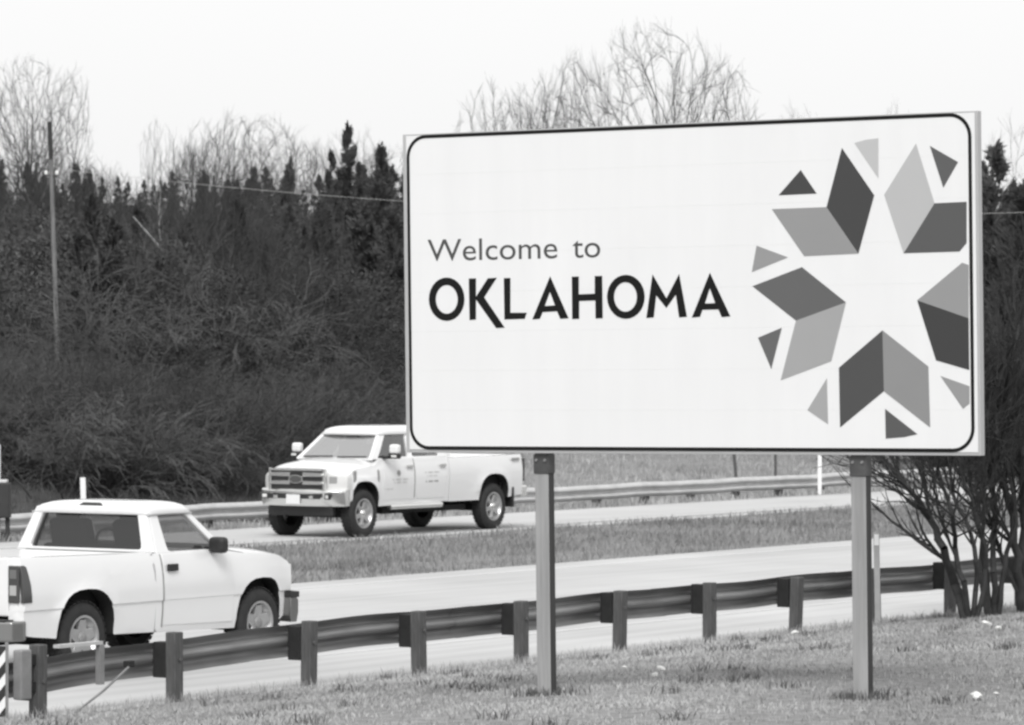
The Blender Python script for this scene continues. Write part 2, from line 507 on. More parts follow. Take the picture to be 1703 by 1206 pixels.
def marker_post(x, y, z0, z1, w, m, label, cat='marker post', cap=None, lean=0.0):
    o = empty('marker_post', (x, y, z0 - 0.1), 0.5, label, cat)
    h = z1 - z0 + 0.1
    MB().add([(-w/2,0,0),(w/2,0,0),(w/2,0,h),(-w/2,0,h),(-w/2,w*.35,0),(w/2,w*.35,0),(w/2,w*.35,h),(-w/2,w*.35,h)],
             [(0,1,2,3),(5,4,7,6),(1,5,6,2),(4,0,3,7),(3,2,6,7)]).build('post', m, o, bevel=0.004)
    if cap: MB().box((0, -0.004, h - 0.09), (w * 0.8, 0.004, 0.13)).build('reflector', cap, o)
    o.rotation_euler = (0, lean, 0)
    return o
marker_post(4.27, 50.4, 0.10, 1.16, 0.068, mat('grey_plastic', 0.30, 0.6, var=0.15, scale=5), 'slim grey marker post with white reflector behind the right sign leg', cap=M_WHITE, lean=-0.02)
marker_post(-7.50, 76.0, -0.05, 0.97, 0.095, M_WHITE, 'short white post rising above the roof of the near pickup', lean=-0.03)
marker_post(6.83, 96.0, 0.1, 1.15, 0.085, M_WHITE, 'white post on the bank behind the far guardrail', lean=0.0)
marker_post(5.09, 98.0, 0.3, 1.2, 0.07, M_OLDWOOD, 'leaning dark stake on the bank under the sign', lean=-0.09)
marker_post(5.97, 98.0, 0.3, 1.2, 0.06, M_OLDWOOD, 'upright dark stake on the bank between the leaning stake and the white post', lean=0.0)

cb = empty('roadside_cabinet', (-8.78, 73.5, 0.0), 0.0, 'dark metal box on two legs with a pale mast beside the far guardrail', 'utility box')
M_DARKMETAL = mat('dark_metal', 0.022, 0.6, var=0.3, scale=5)
MB().box((0, 0, 0.66), (0.54, 0.3, 0.60)).build('cabinet', M_DARKMETAL, cb, bevel=0.02)
MB().box((0, 0, 0.985), (0.44, 0.27, 0.05)).build('lid', M_GALV, cb, bevel=0.01)
MB().box((0.22, 0, 0.16), (0.07, 0.08, 0.40)).build('leg', M_DARKMETAL, cb)
MB().box((-0.02, 0, 0.16), (0.07, 0.08, 0.40)).build('leg', M_DARKMETAL, cb)
MB().tube([(0.07, 0.16, 0), (0.07, 0.16, 1.6)], 0.014, 8).build('mast', M_GALV, cb)

# ================================================================== utility pole and wires
M_POLE = mat('grey_pole_timber', 0.16, 0.85, var=0.4, scale=5, stretch=(5, 5, 0.4))
M_PORC = mat('white_porcelain', 0.75, 0.25)
pz = ground_z(-11.0, 104)
pole = empty('utility_pole', (-10.88, 104, pz), 0, 'tall thin weathered utility pole standing in front of the dark cedars', 'utility pole')
H = 8.63 - pz
ln = -0.036
MB().tube([(0, 0, -0.3), (ln * H * .5, 0, H * .5), (ln * H, 0, H)], [0.066, 0.056, 0.044], 12).build('pole', M_POLE, pole, smooth=60)
MB().tube([(ln * (H - .9), 0, H - .9), (ln * H, 0, H + 0.015)], [0.054, 0.050], 12).build('dark_top_wrap', M_DARKMETAL, pole, smooth=60)
zi = H - 1.29
MB().box((ln * zi, -0.02, zi), (0.30, 0.04, 0.035)).build('bracket', M_OLDWOOD, pole)
for s in (-1, 1):
    MB().lathe([(0, 0), (0.03, 0.0), (0.045, 0.02), (0.03, 0.05), (0.04, 0.07), (0.02, 0.10), (0, 0.10)], 12, axis='Z', c=(ln * zi + s * 0.13, -0.02, zi + 0.026)).build('insulator', M_PORC, pole, smooth=60)
MB().box((ln * H - 0.12, -0.03, H - 0.35), (0.05, 0.05, 0.18)).build('fuse_cutout', M_GREYSTEEL, pole)
M_WIRE = mat('aluminium_wire', 0.42, 0.5)
wp = []
x0, z0 = -10.88 + ln * zi + 0.13, pz + zi + 0.17
for i in range(43):
    dx = i * 1.0
    wp.append((x0 + dx, 104, z0 - 0.119 * dx + 0.00327 * dx * dx))
o = MB().tube(wp, 0.0045, 5).build('power_wire', M_WIRE, None, smooth=60)
tag(o, 'thin pale power wire sagging from the utility pole past the sign', 'wire')

# ================================================================== welcome sign
M_SIGN = mat('sign_white_sheeting', 0.70, 0.55, var=0.02, scale=2.0, stretch=(2.2, 1, 0.25), var2=0.012, scale2=1.2)
M_SIGNTRIM = mat('aluminium_trim', 0.42, 0.5, var=0.06, scale=3, metallic=0.2)
M_INK = mat('black_ink', 0.010, 0.6, spec=0.12)
M_INKGREY = mat('grey_ink', 0.075, 0.6, spec=0.15)
M_POSTSIDE = mat('dark_timber_sides', 0.035, 0.8, var=0.4, scale=4, stretch=(9, 9, 0.35))
M_POST = mat('pale_timber_face', 0.27, 0.8, var=0.22, scale=3.5, stretch=(9, 9, 0.35), bump=0.3, var2=0.15, scale2=0.9)
M_BRACKET = mat('dark_bracket', 0.055, 0.6, var=0.4, scale=6)
EMBLEM = [
    (72, [(1.2996, 1.0213), (1.5667, 0.6608), (1.4283, 0.231), (1.1648, 0.5838)]),
    (150, [(1.1648, 0.5838), (1.4283, 0.231), (0.9703, 0.2203), (0.6978, 0.5803)]),
    (72, [(0.9484, 0.8674), (1.0813, 0.6872), (0.7573, 0.6828)]),
    (192, [(1.4064, 1.055), (1.5029, 1.0759), (1.6063, 1.0832), (1.6026, 0.7865)]),
    (188, [(1.9183, 1.0335), (2.0655, 0.5888), (1.8061, 0.2256), (1.6501, 0.6629)]),
    (96, [(2.032, 1.0123), (2.2619, 0.8859), (2.1393, 0.7015)]),
    (92, [(2.0655, 0.5888), (2.3279, 0.5927), (2.3242, 0.2908), (2.2659, 0.2294), (1.8061, 0.2256)]),
    (152, [(0.5625, 0.3082), (0.832, 0.2141), (0.5193, 0.1091)]),
    (102, [(0.9492, 0.139), (1.3198, -0.1311), (0.8939, -0.2622), (0.523, 0.0023)]),
    (166, [(0.8939, -0.2622), (1.3198, -0.1311), (1.1902, -0.5691), (0.7572, -0.7102)]),
    (104, [(0.7723, -0.3139), (0.6774, -0.6234), (0.5663, -0.3872)]),
    (168, [(1.1512, -0.6965), (1.1569, -1.0399), (0.9833, -0.9341)]),
    (82, [(1.623, -0.3427), (1.6296, -0.7947), (1.2585, -1.0639), (1.2542, -0.6179)]),
    (144, [(1.623, -0.3427), (2.0, -0.6135), (2.009, -1.0627), (1.6296, -0.7947)]),
    (92, [(1.6378, -0.9258), (1.9041, -1.1129), (1.7942, -1.1349), (1.64, -1.1463)]),
    (152, [(2.2865, 0.1469), (2.339, 0.1287), (2.3343, -0.2617), (1.9138, -0.1241)]),
    (68, [(1.9138, -0.1241), (2.3343, -0.2617), (2.3345, -0.6414), (2.0634, -0.5684)]),
    (152, [(2.0983, -0.6834), (2.3354, -0.7601), (2.3339, -0.8874), (2.2807, -0.9262)]),
]
LETTERS = [
    ([(-2.0744, -0.0588), (-2.0791, -0.0968), (-2.092, -0.1328), (-2.1124, -0.165), (-2.1394, -0.1918), (-2.1715, -0.2118), (-2.2072, -0.224), (-2.2447, -0.2279), (-2.2821, -0.2232), (-2.3176, -0.2101), (-2.3493, -0.1892), (-2.3757, -0.1617), (-2.3954, -0.1288), (-2.4074, -0.0923), (-2.4111, -0.054), (-2.4063, -0.0158), (-2.3933, 0.0203), (-2.3727, 0.0526), (-2.3456, 0.0794), (-2.3133, 0.0993), (-2.2775, 0.1114), (-2.2399, 0.115), (-2.2025, 0.1101), (-2.1672, 0.0968), (-2.1356, 0.0759), (-2.1095, 0.0484), (-2.0899, 0.0156), (-2.0781, -0.0207)], [(-2.138, -0.0595), (-2.1409, -0.0846), (-2.1489, -0.1084), (-2.1615, -0.1297), (-2.1781, -0.1474), (-2.1979, -0.1606), (-2.2199, -0.1687), (-2.2429, -0.1713), (-2.2659, -0.1682), (-2.2877, -0.1595), (-2.3072, -0.1458), (-2.3234, -0.1276), (-2.3355, -0.1059), (-2.3428, -0.0818), (-2.3451, -0.0566), (-2.3421, -0.0314), (-2.3341, -0.0075), (-2.3214, 0.0138), (-2.3047, 0.0315), (-2.2849, 0.0447), (-2.2629, 0.0527), (-2.2398, 0.0552), (-2.2168, 0.052), (-2.195, 0.0433), (-2.1756, 0.0295), (-2.1595, 0.0113), (-2.1475, -0.0103), (-2.1402, -0.0343)]),
    ([(-2.0317, 0.1034), (-1.9645, 0.1039), (-1.9665, -0.041), (-1.8534, 0.102), (-1.7694, 0.1054), (-1.8899, -0.047), (-1.7024, -0.2871), (-1.7805, -0.2895), (-1.9668, -0.062), (-1.969, -0.2198), (-2.0286, -0.224)], None),
    ([(-1.7046, 0.1011), (-1.6438, 0.1017), (-1.6475, -0.1707), (-1.496, -0.1726), (-1.5155, -0.2204), (-1.7034, -0.223)], None),
    ([(-1.2774, 0.1083), (-1.1133, -0.2204), (-1.1881, -0.2243), (-1.2173, -0.165), (-1.3488, -0.1697), (-1.3759, -0.222), (-1.4457, -0.226)], [(-1.2809, -0.0128), (-1.2354, -0.1186), (-1.3293, -0.1221)]),
    ([(-1.0791, 0.1017), (-1.0157, 0.1022), (-1.0176, -0.0358), (-0.8726, -0.0332), (-0.8708, 0.1029), (-0.8041, 0.1033), (-0.803, -0.2241), (-0.8678, -0.2249), (-0.8678, -0.0856), (-1.0145, -0.0882), (-1.0164, -0.2263), (-1.0798, -0.2271)], None),
    ([(-0.4241, -0.0643), (-0.4288, -0.1019), (-0.4417, -0.1374), (-0.4621, -0.1692), (-0.4892, -0.1956), (-0.5214, -0.2154), (-0.5572, -0.2275), (-0.5948, -0.2313), (-0.6324, -0.2266), (-0.668, -0.2136), (-0.6998, -0.193), (-0.7263, -0.1658), (-0.7461, -0.1333), (-0.7582, -0.0973), (-0.762, -0.0594), (-0.7572, -0.0217), (-0.7442, 0.014), (-0.7235, 0.0459), (-0.6963, 0.0723), (-0.6639, 0.092), (-0.628, 0.1039), (-0.5903, 0.1075), (-0.5528, 0.1026), (-0.5173, 0.0895), (-0.4857, 0.0688), (-0.4594, 0.0416), (-0.4398, 0.0092), (-0.4278, -0.0267)], [(-0.4936, -0.0641), (-0.4965, -0.0893), (-0.5044, -0.1131), (-0.5169, -0.1344), (-0.5334, -0.1522), (-0.553, -0.1654), (-0.5748, -0.1735), (-0.5978, -0.1761), (-0.6206, -0.1729), (-0.6423, -0.1643), (-0.6616, -0.1505), (-0.6777, -0.1323), (-0.6897, -0.1106), (-0.697, -0.0864), (-0.6993, -0.0611), (-0.6963, -0.0359), (-0.6884, -0.012), (-0.6758, 0.0094), (-0.6593, 0.0271), (-0.6395, 0.0403), (-0.6177, 0.0484), (-0.5947, 0.0509), (-0.5719, 0.0476), (-0.5503, 0.0389), (-0.531, 0.0251), (-0.515, 0.0069), (-0.5031, -0.0148), (-0.4958, -0.0389)]),
    ([(-0.3525, 0.1065), (-0.2312, -0.0789), (-0.1165, 0.1056), (-0.0521, -0.2221), (-0.1208, -0.226), (-0.1475, -0.0519), (-0.2322, -0.1525), (-0.3218, -0.0541), (-0.3459, -0.2232), (-0.4116, -0.2272)], None),
    ([(0.1537, 0.1102), (0.3282, -0.2236), (0.2531, -0.2289), (0.2253, -0.1695), (0.0854, -0.1708), (0.0632, -0.2235), (-0.0089, -0.2289)], [(0.1522, -0.0066), (0.1973, -0.1209), (0.1076, -0.1227)]),
]

hdv = Vector((0.8440, -0.5363, 0.0108)).normalized()
vdn = Vector((-0.0137, -0.0016, 0.9999)); vdn = (vdn - hdv * vdn.dot(hdv)).normalized()
awy = vdn.cross(hdv)
SC = Vector((1.3752, 33.0023, 3.7783))
HS = 3.16                                  # height of the panel's middle over the foot of the sign
sign = empty('welcome_sign', (0, 0, 0), 0, 'large white welcome sign with star emblem standing on two square timber posts', 'sign')
org = SC - vdn * HS
sign.matrix_world = Matrix(((hdv.x, awy.x, vdn.x, org.x), (hdv.y, awy.y, vdn.y, org.y), (hdv.z, awy.z, vdn.z, org.z), (0, 0, 0, 1)))
PW0, PW1, PH = -2.612, 2.400, 1.245
XZ = lambda p, q, r: (p, -r, q + HS)       # sign plane to local: r comes out of the face
nb = 8
for i in range(nb):                        # eight extruded panels stacked edge to edge
    z0 = -PH + 2 * PH * i / nb + 0.0002; z1 = -PH + 2 * PH * (i + 1) / nb - 0.0002
    MB().poly_prism([(PW0, z0), (PW1, z0), (PW1, z1), (PW0, z1)], -0.045, 0.0, axes=XZ).build('panel', M_SIGN, sign)
def bar(x0, x1, z0, z1, r0, r1, nm, m):
    return MB().poly_prism([(x0, z0), (x1, z0), (x1, z1), (x0, z1)], r0, r1, axes=XZ).build(nm, m, sign, bevel=0.003)
bar(PW0 - 0.03, PW0 - 0.0005, -PH - 0.025, PH + 0.012, -0.05, 0.002, 'edge_trim', M_SIGNTRIM)
bar(PW1 + 0.0005, PW1 + 0.022, -PH - 0.025, PH + 0.012, -0.065, 0.002, 'edge_trim', M_SIGNTRIM)
bar(PW0, PW1, -PH - 0.025, -PH - 0.0005, -0.05, -0.004, 'edge_trim', M_SIGNTRIM)
bar(PW0, PW1, PH + 0.0005, PH + 0.012, -0.05, -0.004, 'edge_trim', M_SIGNTRIM)
def rrect(x0, x1, z0, z1, r, n=10):
    out = []
    for cx_, cz_, a0 in ((x1 - r, z1 - r, 0), (x0 + r, z1 - r, 90), (x0 + r, z0 + r, 180), (x1 - r, z0 + r, 270)):
        for i in range(n + 1):
            an = math.radians(a0 + 90.0 * i / n); out.append((cx_ + r * math.cos(an), cz_ + r * math.sin(an)))
    return out
bx0, bx1, bz0, bz1 = -2.594, 2.3595, -1.2315, 1.234
hw = 0.0135
MB().poly_prism(rrect(bx0 - hw, bx1 + hw, bz0 - hw, bz1 + hw, 0.165 + hw), 0.0005, 0.0025, hole=rrect(bx0 + hw, bx1 - hw, bz0 + hw, bz1 - hw, 0.165 - hw), axes=XZ).build('border_line', M_INK, sign)
for tone, pts in EMBLEM:
    v = (tone / 255.0) ** 2.2 * 0.82 - 0.012
    MB().poly_prism([(max(-9, min(p, bx1 - hw - 0.001)), q) for p, q in pts], 0.0005, 0.0022, axes=XZ).build('emblem_piece', mat('emblem_grey_%d' % tone, v, 0.5, var=0.03, scale=1.5), sign)
for outer, hole in LETTERS:
    MB().poly_prism(outer, 0.0005, 0.0022, hole=hole, axes=XZ).build('letter', M_INK, sign)
def text_part(body, x0, x1, z0, ztop, capref):
    cu = bpy.data.curves.new('lettering', 'FONT')
    cu.body = body; cu.size = 1.0; cu.resolution_u = 5; cu.offset = 0.0
    t = bpy.data.objects.new('lettering_source', cu); C.objects.link(t)
    bpy.context.view_layer.update()
    me = bpy.data.meshes.new_from_object(t.evaluated_get(bpy.context.evaluated_depsgraph_get()))
    bpy.data.objects.remove(t); bpy.data.curves.remove(cu)
    co = np.zeros(len(me.vertices) * 3, np.float32); me.vertices.foreach_get('co', co); co = co.reshape(-1, 3)
    sx = (x1 - x0) / (co[:, 0].max() - co[:, 0].min()); sz = (ztop - z0) / capref
    out = np.stack([(co[:, 0] - co[:, 0].min()) * sx + x0, np.full(len(co), -0.0016), co[:, 1] * sz + z0 + HS], 1)
    me.vertices.foreach_set('co', out.astype(np.float32).ravel()); me.update()
    me.name = 'lettering'
    return link('lettering', me, M_INKGREY, sign)
text_part('Welcome', -2.417, -1.209, 0.2475, 0.428, 0.729)
text_part('to', -1.0697, -0.8185, 0.2475, 0.428, 0.729)
for px in (-1.407, 1.381):
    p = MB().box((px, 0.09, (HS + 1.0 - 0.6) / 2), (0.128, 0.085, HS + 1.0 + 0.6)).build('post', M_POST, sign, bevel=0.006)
    p.data.materials.append(M_POSTSIDE)       # front face pale, every other face of the post dark
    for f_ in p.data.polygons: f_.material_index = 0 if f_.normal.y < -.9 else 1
    MB().box((px, 0.088, HS - PH - 0.11), (0.138, 0.098, 0.15)).build('bracket', M_BRACKET, sign, bevel=0.004)
    for dx in (-0.04, 0.04):
        MB().lathe([(0.0, -0.012), (0.011, -0.012), (0.013, 0.0)], 8, c=(px + dx, 0.039, HS - PH - 0.08)).build('bolt', M_GREYSTEEL, sign)
    fx = sign.matrix_world @ Vector((px, 0.09, 0))
    rr_ = np.random.default_rng(int(px * 10) + 50); n_ = 260
    an_ = rr_.uniform(0, 6.283, n_); rd_ = 0.06 + np.abs(rr_.normal(0, .14, n_))
    tp = np.stack([fx.x + np.cos(an_) * rd_, fx.y + np.sin(an_) * rd_, np.zeros(n_)], 1)
    tp[:, 2] = [ground_z(a, b) for a, b in tp[:, :2]]
    tag(link('grass', blades('post_tuft', tp, .03, .10, .009, mat('dark_dead_grass', .09, .9, var=.3, scale=6), .8), None), 'dark unmown tuft round the foot of the %s sign post' % ('left' if px < 0 else 'right'), 'grass', kind='stuff')

# ================================================================== pickups
M_CARWHITE = mat('white_car_paint', 0.69, 0.22, var=0.015, scale=0.8, coat=0.5)
M_CARSHADE = mat('white_car_paint_lower', 0.72, 0.3, var=0.06, scale=2.2, coat=0.3)
M_RUBBER = mat('tyre_rubber', 0.018, 0.8, var=0.3, scale=12)
M_PLASTIC = mat('black_plastic', 0.016, 0.5, var=0.2, scale=8)
M_UNDER = mat('dark_underbody', 0.010, 0.9)
M_RIM = mat('alloy_rim', 0.42, 0.38, var=0.12, scale=6, metallic=0.7)
M_CHROME = mat('bright_chrome', 0.8, 0.24, metallic=1.0)
M_BUMPER = mat('grey_steel_bumper', 0.24, 0.3, metallic=0.8)
M_LENSRED = mat('dark_red_lens', 0.055, 0.15)
M_LENSCLEAR = mat('clear_lens', 0.36, 0.12)
M_HEAD = mat('headlight_lens', 0.6, 0.12)
M_SEAT = mat('dark_cloth_seat', 0.03, 0.9)
M_TRIM = mat('grey_interior', 0.07, 0.8)
M_GAP = mat('panel_gap_rubber', 0.22, 0.8)
M_DECAL = mat('faint_grey_decal', 0.46, 0.6)
M_DECALDARK = mat('grey_decal', 0.26, 0.6)
M_PLATE = mat('number_plate', 0.66, 0.5, var=0.1, scale=30)
M_GLASS = glass_mat('tinted_glass', 0.6, 0.12)
M_WINDSHIELD = glass_mat('windshield_glass', 0.6, 0.66)
M_SIDEGLASS = glass_mat('side_glass', 0.6, 0.24)
M_RGLASS = glass_mat('dark_rear_glass', 0.32, 0.10)

def smooth01(t): t = max(0.0, min(1.0, t)); return t * t * (3 - 2 * t)
def interp(x, xs, ys): return float(np.interp(x, xs, ys))

def extruded(outline, fmap, ycuts, zcuts=(), xcuts=(), y0=-1.0, y1=1.0):
    """side outline (x,z) pulled across the width, sliced into a grid and then shaped by fmap"""
    bm = bmesh.new()
    tris = tessellate_polygon([[Vector((x, z, 0)) for x, z in outline]])
    va = [bm.verts.new((x, y0, z)) for x, z in outline]
    vb = [bm.verts.new((x, y1, z)) for x, z in outline]
    n = len(outline)
    for t in tris:
        bm.faces.new([va[i] for i in t]); bm.faces.new([vb[i] for i in reversed(t)])
    for i in range(n): bm.faces.new((va[i], va[(i + 1) % n], vb[(i + 1) % n], vb[i]))
    def cut(co, no):
        bmesh.ops.bisect_plane(bm, geom=bm.verts[:] + bm.edges[:] + bm.faces[:], plane_co=co, plane_no=no, dist=1e-5)
    for y in ycuts: cut((0, y, 0), (0, 1, 0))
    for z in zcuts: cut((0, 0, z), (0, 0, 1))
    for x in xcuts: cut((x, 0, 0), (1, 0, 0))
    for v in bm.verts: v.co = Vector(fmap(*v.co))
    bmesh.ops.remove_doubles(bm, verts=bm.verts, dist=1e-4)
    bmesh.ops.dissolve_degenerate(bm, edges=bm.edges, dist=1e-4)
    bmesh.ops.recalc_face_normals(bm, faces=bm.faces)
    me = bpy.data.meshes.new('m'); bm.to_mesh(me); bm.free()
    return me

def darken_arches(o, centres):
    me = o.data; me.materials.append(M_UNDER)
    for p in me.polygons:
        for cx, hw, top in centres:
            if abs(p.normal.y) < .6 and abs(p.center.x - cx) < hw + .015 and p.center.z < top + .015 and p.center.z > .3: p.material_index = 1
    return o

def arch(cx, zb, hw, top, n=14, sq=2.6):
    """points of a wheel opening from its rear foot to its front foot"""
    out = []
    for i in range(n + 1):
        an = math.pi * (1 - i / n)
        c, s = math.cos(an), math.sin(an)
        out.append((cx + hw * math.copysign(abs(c) ** (2 / sq), c), zb + (top - zb) * abs(s) ** (2 / sq)))
    return out

def panel_frame(name, outer, hole, m, parent, th=0.05):
    mb = MB()
    loops = [[Vector(p) for p in outer]] + ([[Vector(p) for p in hole]] if hole else [])
    tris = tessellate_polygon(loops)
    mb.add([p for l in loops for p in l], [tuple(t) for t in tris])
    o = mb.build(name, m, parent, fix=True)
    md = o.modifiers.new('thickness', 'SOLIDIFY'); md.thickness = th; md.offset = -1; md.use_even_offset = True
    md = o.modifiers.new('bevel', 'BEVEL'); md.width = 0.012; md.segments = 2; md.limit_method = 'ANGLE'; md.angle_limit = math.radians(40)
    return o

def rounded(pts, r, n=4):
    """round the corners of a planar 3D polygon"""
    out = []; m = len(pts); P = [Vector(p) for p in pts]
    for i in range(m):
        p, a, b = P[i], P[i - 1], P[(i + 1) % m]
        da, db = (a - p), (b - p)
        ra = min(r, da.length * .45); rb = min(r, db.length * .45)
        s, e = p + da.normalized() * ra, p + db.normalized() * rb
        for k in range(n + 1):
            t = k / n
            out.append(s * (1 - t) ** 2 + p * 2 * t * (1 - t) + e * t * t)
    return out

def pane(name, pts, m, parent, off=0.0):
    mb = MB()
    P = [Vector(p) for p in pts]
    tris = tessellate_polygon([P])
    nrm = (P[1] - P[0]).cross(P[2] - P[1]).normalized()
    mb.add([p + nrm * off for p in P], [tuple(t) for t in tris])
    return mb.build(name, m, parent)

def dome(name, x0, x1, hw0, hw1, z0, h, m, parent, drop=0.03, zf=0.0, n=14):
    """softly crowned roof between x0 (rear) and x1 (front); half widths at each end"""
    mb = MB(); top = {}; vs = []; fs = []
    for i in range(n + 1):
        for j in range(n + 1):
            u = -1 + 2 * i / n; v = -1 + 2 * j / n
            uu = math.copysign(abs(u) ** 0.7, u); vv = math.copysign(abs(v) ** 0.7, v)
            x = x0 + (x1 - x0) * (uu + 1) / 2
            w = hw0 + (hw1 - hw0) * (uu + 1) / 2
            x -= 0.05 * abs(vv) ** 3 * max(0, uu)
            z = z0 + zf * (uu + 1) / 2 - drop + (h + drop) * (max(0, 1 - abs(uu) ** 5) ** 0.5) ** 0.8 * (max(0, 1 - abs(vv) ** 5) ** 0.5) ** 0.8
            vs.append((x, w * vv, z))
    for i in range(n):
        for j in range(n):
            a = i * (n + 1) + j; fs.append((a, a + n + 1, a + n + 2, a + 1))
    mb.add(vs, fs)
    o = mb.build(name, m, parent, smooth=75)
    md = o.modifiers.new('thickness', 'SOLIDIFY'); md.thickness = 0.03; md.offset = 0
    return o

def wheel(parent, x, y, R, width, rimr, style, out):
    """out = +1 when the outer face looks to +y"""
    w = bpy.data.objects.new('wheel', None); C.objects.link(w); w.parent = parent; w.location = (x, y, R)
    w.rotation_euler = (0, 0, 0 if out < 0 else math.pi)      # model faces -y
    w.empty_display_size = 0.1
    h = width / 2
    MB().lathe([(rimr, -h + .02), (rimr + .03, -h), (R - .07, -h - .005), (R - .02, -h + .025), (R, -h + .06), (R, h - .06), (R - .02, h - .025), (R - .07, h), (rimr, h - .02), (rimr, -h + .02)], 40).build('tyre', M_RUBBER, w, smooth=40)
    tr = MB()
    for i in range(36):
        an = 2 * math.pi * i / 36
        rot = Matrix.Rotation(-an, 3, 'Y')
        for yy in (-h * .55, h * .55, 0):
            tr.box(rot @ Vector((R + .002, yy, 0)), (0.012, h * .42, 0.045), rot)
    tr.build('tread', M_RUBBER, w)
    rim = MB().lathe([(rimr, h - .04), (rimr + .012, -h + .005), (rimr - .012, -h + .004), (rimr - .03, -h + .05), (rimr - .05, -h + .07), (0.14, -h + .085), (0.0, -h + .085)], 40).build('rim', M_RIM if style == 'alloy' else M_RIM, w, smooth=35)
    ns = 6 if style == 'alloy' else 5
    for i in range(ns):
        an = 2 * math.pi * i / ns + .3
        rot = Matrix.Rotation(-an, 3, 'Y')
        L = rimr - 0.035
        mb = MB()
        w0, w1 = (0.05, 0.034) if style == 'alloy' else (0.075, 0.05)
        vs = [(0.05, -h + .035, -w0), (L, -h + .02, -w1), (L, -h + .02, w1), (0.05, -h + .035, w0), (0.05, -h + .08, -w0), (L, -h + .07, -w1), (L, -h + .07, w1), (0.05, -h + .08, w0)]
        mb.add([rot @ Vector(v) for v in vs], [(0, 1, 2, 3), (7, 6, 5, 4), (0, 4, 5, 1), (1, 5, 6, 2), (2, 6, 7, 3), (3, 7, 4, 0)])
        mb.build('spoke', M_RIM, w, bevel=0.008)
        an2 = an + math.pi / ns
        hole = MB().lathe([(0.0, 0.0), (0.052, 0.0)], 12, c=(math.cos(an2) * (rimr * .62), -h + .0825, math.sin(an2) * (rimr * .62)))
        hole.add([], []); hole.build('rim_opening', M_UNDER, w)
    MB().lathe([(0.0, -h + .012), (0.05, -h + .014), (0.065, -h + .03), (0.07, -h + .09)], 18).build('hub_cap', M_CHROME if style == 'alloy' else M_GREYSTEEL, w, smooth=50)
    return w

def door_skin(outline, fmap, parent, name='door', m=None):
    """thin proud skin following the body side on the side given in fmap; shows its shut lines"""
    me = extruded(outline, fmap, (), (0.5, 0.62, 0.66, 0.8, 0.95, 1.08), (), y0=0.99, y1=1.006)
    o = link(name, me, m or M_CARWHITE, parent, bevel=0.006, smooth=40)
    return o

def headrest_seat(parent, x, y, z, w=0.46):
    o = MB().box((x, y, z + 0.24), (0.14, w, 0.58), Matrix.Rotation(-0.22, 3, 'Y')).build('seat', M_SEAT, parent, bevel=0.05, seg=3)
    MB().box((x - 0.10, y, z + 0.60), (0.09, w * .55, 0.17), Matrix.Rotation(-0.15, 3, 'Y')).build('headrest', M_SEAT, o, bevel=0.035, seg=3)
    return o

